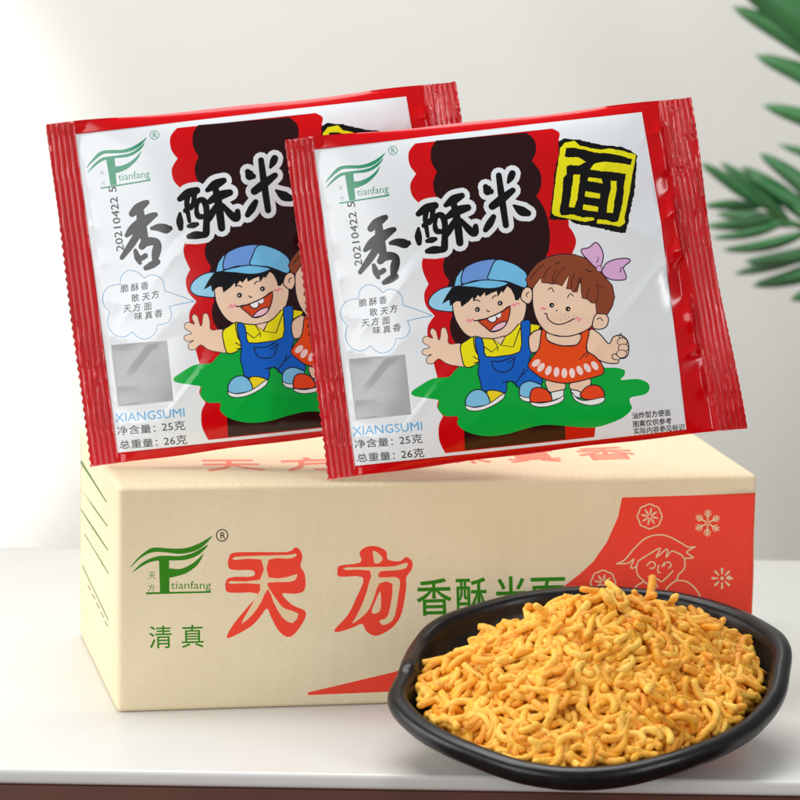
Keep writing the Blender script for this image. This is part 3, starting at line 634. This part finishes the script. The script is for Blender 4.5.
    def face_grid(fn, nu, nv, r=.0028):
        """denser near the folds"""
        def ax(n, L): return np.unique(np.concatenate([[0, .0008, .0016, .0026, .0036, .0046], np.linspace(.006, L-.006, n), [L-.0046, L-.0036, L-.0026, L-.0016, L-.0008, L]]))
        return ax, fn
    def ax(n, L): return np.concatenate([[0, .0008, .0016, .0026, .0036, .0046], np.linspace(.0065, L-.0065, n), [L-.0046, L-.0036, L-.0026, L-.0016, L-.0008, L]])
    def fgrid(a, b, mk):
        X, Y = np.meshgrid(a, b); P = mk(X.ravel(), Y.ravel()); bd = []
        for i in range(len(a)-1): bd.append((a[i], b[0]))
        for i in range(len(b)-1): bd.append((a[-1], b[i]))
        for i in range(len(a)-1, 0, -1): bd.append((a[i], b[-1]))
        for i in range(len(b)-1, 0, -1): bd.append((a[0], b[i]))
        bd = np.array(bd); return project(P), project(mk(bd[:, 0], bd[:, 1]))
    X, Yd, Z = ax(70, BW), ax(36, BD), ax(26, BH)
    objs = []
    g, c = fgrid(X, Z, lambda a, b: np.stack([a, a*0, b], 1)); objs.append(sheet('carton', A, g, (0, 0, 0), np.array([0, 1., 0]), c, np.array([0, -1., 0])))
    # lid: faded red characters, seen at a shallow angle
    L = Art(); FR = (240, 142, 120)
    Hn = np.array([0, 0, 1.])
    def lid_text(ch, x0, x1, ybase, ytop):
        a = hit([(x0, ybase), (x1, ybase-.0237*(x1-x0)), (x0-6, ytop)], (0, 0, BH), Hn)
        wv_, hv = a[1]-a[0], a[2]-a[0]
        # use an affine map in reference units
        e1 = np.array([x1-x0, -.0237*(x1-x0)]); e2 = np.array([-(ybase-ytop)*.9, -(ybase-ytop)])
        L.text(ch, (x0, ybase), 1., FR, matrix=np.stack([e1, e2], 1), bold=.022)
    for ch, x0, x1, yb, yt in (('天', 204, 268, 470.5, 457.5), ('方', 284, 346, 469, 456), ('味', 436, 494, 463.5, 450.5), ('真', 507, 565, 461.5, 448.5), ('香', 580, 641, 459, 446)):
        lid_text(ch, x0, x1, yb, yt)
    g, c = fgrid(X, Yd, lambda a, b: np.stack([a, b, a*0+BH], 1)); objs.append(sheet('c', L, g, (0, 0, BH), Hn, c, Hn))
    # left side: slanting green rules
    Sd = Art(); sg = (56, 128, 40)
    for a, b_ in (((77.5, 458), (107, 502)), ((80, 487), (107, 526)), ((81, 509), (107, 550)), ((85, 534), (107.6, 573.5)), ((83, 566), (108, 620))): Sd.line(np.array([a, b_]), .95, sg)
    for k in range(5):
        a = np.array([88+k*4.2, 585+k*9.0]); Sd.line(np.array([a, a+np.array([2.6, 5.4])]), .8, (70, 66, 60))
    for row in range(4):
        for k in range(4):
            a = np.array([91+row*3.2, 520+row*10+k*4.5]); Sd.line(np.array([a, a+np.array([1.4, 2.2])]), .5, (150, 182, 120))
    g, c = fgrid(Yd, Z, lambda a, b: np.stack([a*0, a, b], 1)); objs.append(sheet('c', Sd, g, (0, 0, 0), np.array([1., 0, 0]), c, np.array([-1., 0, 0])))
    # the three unprinted faces
    def plain(a, b, mk, outward):
        P = mk(*[q.ravel() for q in np.meshgrid(a, b)]); na, nb = len(a), len(b)
        fs = [(j*na+i, j*na+i+1, (j+1)*na+i+1, (j+1)*na+i) for j in range(nb-1) for i in range(na-1)]
        Q = carton_surface(P); n0 = np.cross(Q[fs[5][1]]-Q[fs[5][0]], Q[fs[5][3]]-Q[fs[5][0]])
        if n0 @ outward < 0: fs = [f[::-1] for f in fs]
        me = mesh_from('c', Q, fs); ca = me.color_attributes.new('print', 'FLOAT_COLOR', 'CORNER')
        ca.data.foreach_set('color', np.tile(np.append(srgb(CARD), 1.), len(me.loops))); return me
    objs.append(plain(X, Z, lambda a, b: np.stack([a, a*0+BD, b], 1), np.array([0, 1., 0])))
    objs.append(plain(Yd, Z, lambda a, b: np.stack([a*0+BW, a, b], 1), np.array([1., 0, 0])))
    objs.append(plain(X, Yd, lambda a, b: np.stack([a, b, a*0], 1), np.array([0, 0, -1.])))
    obs = [link('cardboard_box', o, M['card']) for o in objs]
    with bpy.context.temp_override(active_object=obs[0], object=obs[0], selected_objects=obs, selected_editable_objects=obs): bpy.ops.object.join()
    tag(obs[0], 'closed cream cardboard carton printed in green and red, carrying the two snack packets', 'box')
    return obs[0]
box = carton()

# ------------------------------------------------------------------ table, wall
RY = -YAW                                     # the table runs square to the view
T0 = hit([(400, 775)], (0, 0, 0), np.array([0, 0, 1.]))[0]
def box_mesh(name, x0, x1, y0, y1, z0, z1, bev=.002):
    import bmesh
    bm = bmesh.new(); bmesh.ops.create_cube(bm, size=1)
    for v in bm.verts: v.co = Vector(((x0+x1)/2+v.co.x*(x1-x0), (y0+y1)/2+v.co.y*(y1-y0), (z0+z1)/2+v.co.z*(z1-z0)))
    bmesh.ops.bevel(bm, geom=bm.edges[:], offset=bev, segments=4, affect='EDGES', profile=.5)
    me = bpy.data.meshes.new(name); bm.to_mesh(me); bm.free(); me.shade_smooth()
    me.set_sharp_from_angle(angle=math.radians(50)); return me
tb = bpy.data.objects.new('table', None); COL.objects.link(tb); tb.location = (T0[0], T0[1], -.72); tb.rotation_euler = (0, 0, RY)
TZ = .72
back_pt = hit([(790, 560)], (0, 0, 0), np.array([0, 0, 1.]))[0]
cz_, sz_ = math.cos(RY), math.sin(RY)
TD = (back_pt-T0) @ np.array([-sz_, cz_, 0])
link('tabletop', box_mesh('tabletop', -.75, .75, 0, TD, TZ-.0075, TZ, .0022), M['table'], tb)
link('apron', box_mesh('apron', -.70, .70, .004, TD-.02, TZ-.09, TZ-.0078, .002), M['wood'], tb)
for x in (-.67, .67):
    for y in (.035, TD-.05): link('leg', box_mesh('leg', x-.025, x+.025, y-.025, y+.025, 0, TZ-.0905, .003), M['wood'], tb)
tag(tb, 'white topped table with a dark brown frame carrying the carton and the dish', 'table')
def W(x, y, z=0):                              # table-aligned coordinates -> world
    return Vector((T0[0]+x*cz_-y*sz_, T0[1]+x*sz_+y*cz_, z))
WD = TD+.95
wall = link('wall', mesh_from('wall', [W(-3, WD, -.72), W(3, WD, -.72), W(3, WD, 2.2), W(-3, WD, 2.2), W(-3, WD+.1, -.72), W(3, WD+.1, -.72), W(3, WD+.1, 2.2), W(-3, WD+.1, 2.2)], [(0, 1, 2, 3), (5, 4, 7, 6), (3, 2, 6, 7), (1, 0, 4, 5), (0, 3, 7, 4), (2, 1, 5, 6)], False), M['wall'])
tag(wall, 'plain off white wall behind the table', 'wall', kind='structure')
fl = link('floor', mesh_from('floor', [W(-3, -3, -.722), W(3, -3, -.722), W(3, WD, -.722), W(-3, WD, -.722)], [(0, 1, 2, 3)], False), M['wood'])
tag(fl, 'dark floor under the table', 'floor', kind='structure')

# ------------------------------------------------------------------ dish
TILT = math.radians(15.5)
xr = np.array([math.cos(RY), math.sin(RY), 0]); yb = np.array([-math.sin(RY), math.cos(RY), 0]); zz = np.array([0, 0, 1.])
DY = yb*math.cos(TILT)+zz*math.sin(TILT); DN = -yb*math.sin(TILT)+zz*math.cos(TILT); DX = xr
rim_px = np.array([(386.5, 692), (391, 683), (399, 671), (404, 655), (410, 641), (421, 629), (440, 618), (460, 610), (485, 602), (520, 593.5), (553, 589.5), (600, 587), (640, 588), (674, 590), (716, 600), (747, 613), (770, 628), (785, 640), (792, 653), (790, 672), (785, 694), (770, 713), (742, 735), (702, 754), (661, 767), (610, 777), (560, 779), (515, 773), (470, 757), (432, 738), (405, 718), (390, 702)], float)
CPX = np.array([(588, 678)], float)
PROF = [(0, -.0245), (.30, -.0245), (.50, -.0242), (.57, -.0235), (.64, -.0215), (.76, -.0175), (.88, -.0128), (.96, -.0088), (.992, -.0056), (1.0, -.0030), (1.0, -.0010), (.993, .0008), (.978, .0020), (.950, .0027), (.925, .0024), (.906, .0008), (.893, -.0024), (.87, -.0072), (.82, -.0112), (.72, -.0150), (.55, -.0180), (.30, -.0190), (0, -.0192)]
def dish_geo(O):
    P = hit(rim_px, O, DN)-O; x, y = P @ DX, P @ DY
    ang = np.arctan2(y, x); rr_ = np.hypot(x, y); o = np.argsort(ang); ang, rr_ = ang[o], rr_[o]
    na = 216; th = np.linspace(-math.pi, math.pi, na, endpoint=False)
    R_ = np.interp(th, np.concatenate([ang-2*math.pi, ang, ang+2*math.pi]), np.tile(rr_, 3))
    k = np.array([.06, .2, .48, .2, .06])
    for _ in range(1): R_ = sum(np.roll(R_, i-2)*k[i] for i in range(5))
    wav = .0010*np.sin(3*th+.6)+.0008*np.sin(5*th)-.0030*np.exp(-((th-2.75)/.16)**2)+.0016*np.exp(-((th-3.08)/.10)**2)+.0012*np.exp(-((th-.35)/.2)**2)
    verts = []; 
    for f, z in PROF[1:-1]:
        for i in range(na):
            rr2 = R_[i]*f if f > .6 else (R_[i]*.5+np.mean(R_)*.5)*f
            verts.append((rr2*math.cos(th[i]), rr2*math.sin(th[i]), z+wav[i]*f**3))
    m_ = len(PROF)-2; fs = []
    for j in range(m_-1):
        for i in range(na): fs.append((j*na+i, (j+1)*na+i, (j+1)*na+(i+1) % na, j*na+(i+1) % na)[::-1])
    verts.append((0, 0, PROF[0][1])); verts.append((0, 0, PROF[-1][1])); b0 = len(verts)-2
    for i in range(na): fs.append((b0, i, (i+1) % na)[::-1]); fs.append((b0+1, (m_-1)*na+i, (m_-1)*na+(i+1) % na))
    return np.array(verts), fs, th, R_
d0 = rays(CPX)[0]; lo_, hi_ = 1.4, 2.2
for _ in range(40):
    s_ = (lo_+hi_)/2; O = CAM+d0*s_; v, fs, TH, RAD = dish_geo(O)
    wz = O[2]+(v @ np.array([DX[2], DY[2], DN[2]])).min()
    if wz > 0: lo_ = s_
    else: hi_ = s_
DO = O
wp = DO+v[:, :1]*DX+v[:, 1:2]*DY+v[:, 2:]*DN
print('dish centre', DO, 'rmean', RAD.mean(), 'max y', wp[:, 1].max(), 'min table y', ((wp-T0) @ yb).min())
dish = link('serving_dish', mesh_from('serving_dish', v, fs), M['plate'])
dish.matrix_world = Matrix(((DX[0], DY[0], DN[0], DO[0]), (DX[1], DY[1], DN[1], DO[1]), (DX[2], DY[2], DN[2], DO[2]), (0, 0, 0, 1)))
ms = dish.modifiers.new('s', 'SUBSURF'); ms.levels = 1; ms.render_levels = 1
tag(dish, 'shallow black dish with uneven rounded rim, full of golden fried noodles', 'dish')
DM = dish.matrix_world.copy()

# ------------------------------------------------------------------ noodles
HX, HY, HH = .008, .008, .0365
RM = float(RAD.mean())
def rim_r(a): return float(np.interp((a+math.pi) % (2*math.pi)-math.pi, TH, RAD))
def foot(a): return rim_r(a)*(.875-.13*max(0., math.sin(a))-.15*max(0., math.cos(a-2.55))**2)
def inner_z(x, y):
    f = math.hypot(x, y)/rim_r(math.atan2(y, x)); fz = [p for p in PROF[::-1] if p[1] > -.0195]
    return float(np.interp(f, [0, .3, .55, .72, .82, .87, .893, .906, .925, 1.0], [-.0192, -.019, -.018, -.015, -.0112, -.0072, -.0024, .0008, .0024, .0027]))
def heap_h(x, y):
    dx, dy = x-HX, y-HY; r = math.hypot(dx, dy); a = math.atan2(dy, dx)
    edge = foot(a)-(HX*math.cos(a)+HY*math.sin(a)); q = r/edge
    qs = max(0., math.sqrt(min(q, 1.2)**2+.012)-.11)
    return -.0085+(HH+.0085)*(1-qs**.97)+.0022*float(vnoise(x*60, y*60, 81)), q
def noodle_mesh(seed, n=16, sides=8):
    r = np.random.RandomState(seed); L = r.uniform(.013, .036); kind = seed % 4
    k0 = r.uniform(40, 130)*(1 if r.rand() < .5 else -1); k1 = r.uniform(-90, 90)
    if kind == 3: k0, k1 = r.uniform(150, 230), r.uniform(-20, 20); L = r.uniform(.018, .030)
    a = 0; p = np.zeros(3); pts = [p.copy()]; rad = r.uniform(.00155, .00205)
    up = r.uniform(-.25, .25)
    for i in range(n-1):
        a += (k0+k1*math.sin(i/(n-1)*3.1))*L/(n-1); p = p+np.array([math.cos(a), math.sin(a), up*math.sin(i/(n-1)*5)])*L/(n-1); pts.append(p.copy())
    pts = np.array(pts); pts -= pts.mean(0)
    T = np.gradient(pts, axis=0); T /= np.linalg.norm(T, axis=1)[:, None]
    V = []; Fc = []
    for i in range(n):
        t = T[i]; u = np.cross([0, 0, 1.], t); u /= np.linalg.norm(u); w_ = np.cross(t, u)
        e = min(i, n-1-i); rr_ = rad*(.8 if e == 0 else 1)*(1+.08*math.sin(i*1.9+seed)+.11*r.uniform(-1, 1))
        for k in range(sides):
            b_ = 2*math.pi*k/sides; V.append(pts[i]+rr_*(math.cos(b_)*u+math.sin(b_)*w_))
    for i in range(n-1):
        for k in range(sides): Fc.append((i*sides+k, i*sides+(k+1) % sides, (i+1)*sides+(k+1) % sides, (i+1)*sides+k))
    V.append(pts[0]-T[0]*rad*.2); V.append(pts[-1]+T[-1]*rad*.2); c0 = len(V)-2
    for k in range(sides): Fc.append((c0, (k+1) % sides, k)); Fc.append((c0+1, (n-1)*sides+k, (n-1)*sides+(k+1) % sides))
    return np.array(V), Fc
NV = [noodle_mesh(100+i) for i in range(36)]
NM = []
for V_, F_ in NV:
    me = mesh_from('noodle', V_, F_); me.materials.append(M['noodle']); NM.append(me)
pl = []
DMn = np.array(DM)
tries = 0
while len(pl) < 3300 and tries < 60000:
    tries += 1
    a = random.uniform(0, 2*math.pi); q = math.sqrt(random.random())
    R_ = rim_r(a)*.88
    x, y = q*R_*math.cos(a), q*R_*math.sin(a); h, qq = heap_h(x, y)
    if qq > 1.03: continue
    top = len(pl) >= 2450
    off = random.uniform(-.0005, .0036) if top else random.uniform(-.0115, -.0024)
    e = .003; hx, _ = heap_h(x+e, y); hy, _ = heap_h(x, y+e)
    n_ = Vector((-(hx-h)/e, -(hy-h)/e, 1)).normalized()
    n_ = (n_+Vector((random.gauss(0, .30), random.gauss(0, .30), random.gauss(0, .25)))).normalized()
    rot = n_.to_track_quat('Z', 'Y').to_matrix().to_4x4() @ Matrix.Rotation(random.uniform(0, 6.28), 4, 'Z')
    m_ = DM @ Matrix.Translation((x, y, h+off)) @ rot
    kk = random.randrange(len(NV)); loc = Matrix.Translation((x, y, h+off)) @ rot; need = 0; bad = False
    ends = np.array(loc)[:3, :3] @ NV[kk][0][[4, 52, 100, -2, -1]].T
    for ex, ey, ez in (ends.T+np.array([x, y, h+off])):
        if math.hypot(ex, ey) > rim_r(math.atan2(ey, ex))*.90: bad = True
        need = max(need, inner_z(ex, ey)+.0022-ez)
    if bad or need > .006: continue
    m_ = DM @ Matrix.Translation((0, 0, need)) @ loc
    pl.append((m_, kk, x, y, off, top))
# the three hundred that show largest: the top layer on the side that faces the viewer
def score(p): return (1.0 if p[5] else 0)+p[4]*120-(p[3]+.02)*1.5*(1 if p[3] > 0 else .3)
order = sorted(range(len(pl)), key=lambda i: -score(pl[i]))
ind = set(order[:300])
first = None
for i in order[:300]:
    m_, k, *_ = pl[i]
    if first is None: o = link('fried_noodle', NM[k]); first = o
    else: o = first.copy(); o.data = NM[k]; COL.objects.link(o)
    o.matrix_world = m_
    tag(o, 'short curled golden fried noodle piece lying on top of the heap in the dish', 'noodle', 'fried noodle pieces on top of the heap')
VV, FF = [], []; base = 0
for i, (m_, k, *_) in enumerate(pl):
    if i in ind: continue
    V_, F_ = NV[k]; mm = np.array(m_); VV.append(V_ @ mm[:3, :3].T+mm[:3, 3]); FF += [tuple(c+base for c in f) for f in F_]; base += len(V_)
# a low core so no gap shows the dish through the heap
nr, na = 14, 48; core = []
for j in range(nr+1):
    for i in range(na):
        a = 2*math.pi*i/na; aa = (a+math.pi) % (2*math.pi)-math.pi; R_ = float(np.interp(aa, TH, RAD))*.74*j/nr
        h, _ = heap_h(R_*math.cos(a), R_*math.sin(a)); core.append((R_*math.cos(a), R_*math.sin(a), max(h-.0105-.0015*random.random(), inner_z(R_*math.cos(a), R_*math.sin(a))+.0004)))
mm = DMn; core = np.array(core) @ mm[:3, :3].T+mm[:3, 3]; VV.append(core)
for j in range(nr):
    for i in range(na): FF.append((base+j*na+i, base+j*na+(i+1) % na, base+(j+1)*na+(i+1) % na, base+(j+1)*na+i)[::-1])
# crumbs
base += len(core)
for _ in range(260):
    a = random.uniform(0, 6.283); aa = (a+math.pi) % (2*math.pi)-math.pi; R_ = float(np.interp(aa, TH, RAD))*.88*math.sqrt(random.random())
    x, y = R_*math.cos(a), R_*math.sin(a); h, qq = heap_h(x, y)
    if qq > 1: continue
    c_ = DM @ Vector((x, y, h+random.uniform(0, .0012))); s_ = random.uniform(.0004, .0013)
    cube = np.array([(i, j, k) for i in (-1, 1) for j in (-1, 1) for k in (-1, 1)], float)*s_*RNG.uniform(.5, 1.1, (8, 3))
    rq = np.array(Matrix.Rotation(random.uniform(0, 6), 3, (random.random(), random.random(), .5)))
    VV.append(cube @ rq.T+np.array(c_))
    FF += [tuple(base+q for q in f) for f in ((0, 1, 3, 2), (4, 6, 7, 5), (0, 4, 5, 1), (2, 3, 7, 6), (0, 2, 6, 4), (1, 5, 7, 3))]; base += 8
me = bpy.data.meshes.new('noodle_heap'); me.from_pydata(np.vstack(VV).tolist(), [], FF); me.update(); me.shade_smooth()
hp = link('noodle_heap', me, M['noodle']); tag(hp, 'mass of golden fried noodles and crumbs filling the black dish under the top pieces', 'noodles', kind='stuff')

# ------------------------------------------------------------------ palm
palm = bpy.data.objects.new('palm_plant', None); COL.objects.link(palm)
PD = TD+.62                                    # depth on the table, behind the carton
PO = np.array(W(0, PD)); 
def at(px, py, extra=0.):
    return hit([(px, py)], PO+yb*extra, yb)[0]
base_pt = at(1010, 520); base_pt = np.array([base_pt[0], base_pt[1], -.72])
palm.location = base_pt
tag(palm, 'blurred green palm leaves reaching in from the right edge behind the packets', 'plant')
def tube_mesh(name, pts, rads, sides=8):
    pts = np.array(pts); T = np.gradient(pts, axis=0); T /= np.linalg.norm(T, axis=1)[:, None]; V = []; Fc = []
    for i in range(len(pts)):
        u = np.cross(T[i], yb); u /= np.linalg.norm(u)+1e-9; w_ = np.cross(T[i], u)
        for k in range(sides): b_ = 2*math.pi*k/sides; V.append(pts[i]+rads[i]*(math.cos(b_)*u+math.sin(b_)*w_))
    for i in range(len(pts)-1):
        for k in range(sides): Fc.append((i*sides+k, i*sides+(k+1) % sides, (i+1)*sides+(k+1) % sides, (i+1)*sides+k))
    return mesh_from(name, np.array(V)-base_pt, Fc)
def blade(tip, root, w_, sag, ex0, ex1):
    """leaflet from root to tip (reference coordinates); w_ = half width, sag = sideways bow"""
    tip = np.array(tip, float); root = np.array(root, float); n = 14; V = []; Fc = []
    d = tip-root; nn = np.array([-d[1], d[0]])/np.linalg.norm(d)
    for i in range(n+1):
        f = i/n; c = root+d*f+nn*sag*math.sin(f*math.pi); ww = 1.12*w_*(math.sin(min(f*1.6+.15, 1)*math.pi*.5)*max(0., 1-min(f,1.)**2.4)**.55+.01)
        ex = ex0+(ex1-ex0)*f
        for k, (o_, dd) in enumerate(((-1, .004), (-.5, .0), (0, -.004), (.5, .0), (1, .004))): V.append(at(*(c+nn*ww*o_), ex+dd))
    for i in range(n):
        for k in range(4): Fc.append((i*5+k, i*5+k+1, (i+1)*5+k+1, (i+1)*5+k))
    return mesh_from('leaflet', np.array(V)-base_pt, Fc)
def frond(stem_px, leaflets, ex):
    P = crv(stem_px, False, 8); pts = [at(x, y, ex) for x, y in P]
    rads = np.linspace(.0045, .0012, len(pts))
    o = link('frond', tube_mesh('frond', pts, rads), M['stem'], palm)
    for tip, root, w_, sag in leaflets:
        l = link('leaflet', blade(tip, root, w_, sag, ex+random.uniform(-.01, .01), ex+random.uniform(-.04, .03)), M['leaf'], o)
        sm = l.modifiers.new('t', 'SOLIDIFY'); sm.thickness = .0006
frond([(1010, 430), (960, 250), (900, 120), (845, 30), (800, -60)],
      [((728, -28), (872, 74), 21, 4), ((732, 6), (885, 96), 13, 4), ((755, 55), (905, 128), 13, 5), ((762, 105), (925, 165), 12, 4), ((740, -20), (878, 84), 14, -3), ((777, 144), (945, 215), 8, 5), ((715, -62), (850, 28), 20, 3), ((960, -40), (850, 40), 12, 3), ((990, 30), (880, 95), 12, 3), ((1010, 90), (910, 150), 12, 3)], .04)
frond([(1010, 440), (960, 330), (900, 270), (840, 240), (790, 222), (755, 200), (735, 188)],
      [((701, 163), (765, 208), 7, 1), ((720, 162), (790, 222), 7, 3), ((741, 166), (825, 234), 9, 4), ((759, 153), (850, 232), 10, 5), ((748, 176), (835, 226), 9, 0), ((716, 214), (800, 226), 7, 2), ((744, 262), (850, 242), 8, -4), ((704, 206), (760, 208), 5.5, 2), ((706, 226), (778, 216), 6.5, -3), ((712, 238), (790, 220), 5, -4), ((722, 250), (812, 230), 6, -5),
       ((734, 274), (840, 236), 7, -5), ((752, 286), (860, 248), 9, -6), ((790, 300), (880, 258), 10, -5), ((830, 150), (880, 255), 9, 4)], -.02)
link('stem', tube_mesh('stem', [base_pt, base_pt+np.array([0, 0, .3]), at(1012, 620), at(1010, 435), at(1005, 400)], [.009, .009, .008, .007, .004], 10), M['stem'], palm)

# ------------------------------------------------------------------ light
w = bpy.data.worlds.new('World'); scene.world = w; w.use_nodes = True
bg = w.node_tree.nodes['Background']; bg.inputs[0].default_value = (1.0, .99, .97, 1); bg.inputs[1].default_value = .19
def area(name, loc, target, sx, sy, power, col=(1, 1, 1)):
    l = bpy.data.lights.new(name, 'AREA'); l.shape = 'RECTANGLE'; l.size = sx; l.size_y = sy; l.energy = power; l.color = col
    o = bpy.data.objects.new(name, l); COL.objects.link(o); o.location = loc
    o.rotation_euler = (Vector(target)-Vector(loc)).to_track_quat('-Z', 'Y').to_euler(); return o
area('window_light', W(-1.7, .1, .5), W(-.05, .15, .1), 1.1, 1.0, 15, (1, .995, .98))
area('overhead_softbox', W(-.15, .40, 1.5), W(0, .05, 0), 1.3, .9, 22, (1, 1, .99))
area('front_left_softbox', W(-1.3, -1.7, .62), W(0, .1, .22), 1.7, 1.3, 26, (.985, .995, 1))
sp = bpy.data.lights.new('wall_wash', 'SPOT'); sp.energy = 98; sp.spot_size = math.radians(88); sp.spot_blend = 1; sp.shadow_soft_size = .3; sp.color = (.985, 1, .995)
so = bpy.data.objects.new('wall_wash', sp); COL.objects.link(so); so.location = W(-1.5, WD-1.75, 1.6); so.rotation_euler = (W(-.55, WD, 1.15)-so.location).to_track_quat('-Z', 'Y').to_euler()
area('side_strip', W(1.25, -.95, .55), W(0, .05, .2), .16, 1.0, 6.5, (1, 1, 1))
sb = area('window_streak', W(-1.5, TD-.25, .9), W(-.46, WD, .06), .10, .34, 1.2, (1, 1, .97)); sb.data.spread = math.radians(9)

scene.view_settings.view_transform = 'Standard'; scene.view_settings.look = 'None'; scene.view_settings.exposure = 0.06; scene.view_settings.gamma = 1
scene.cycles.max_bounces = 8; scene.cycles.use_denoising = True
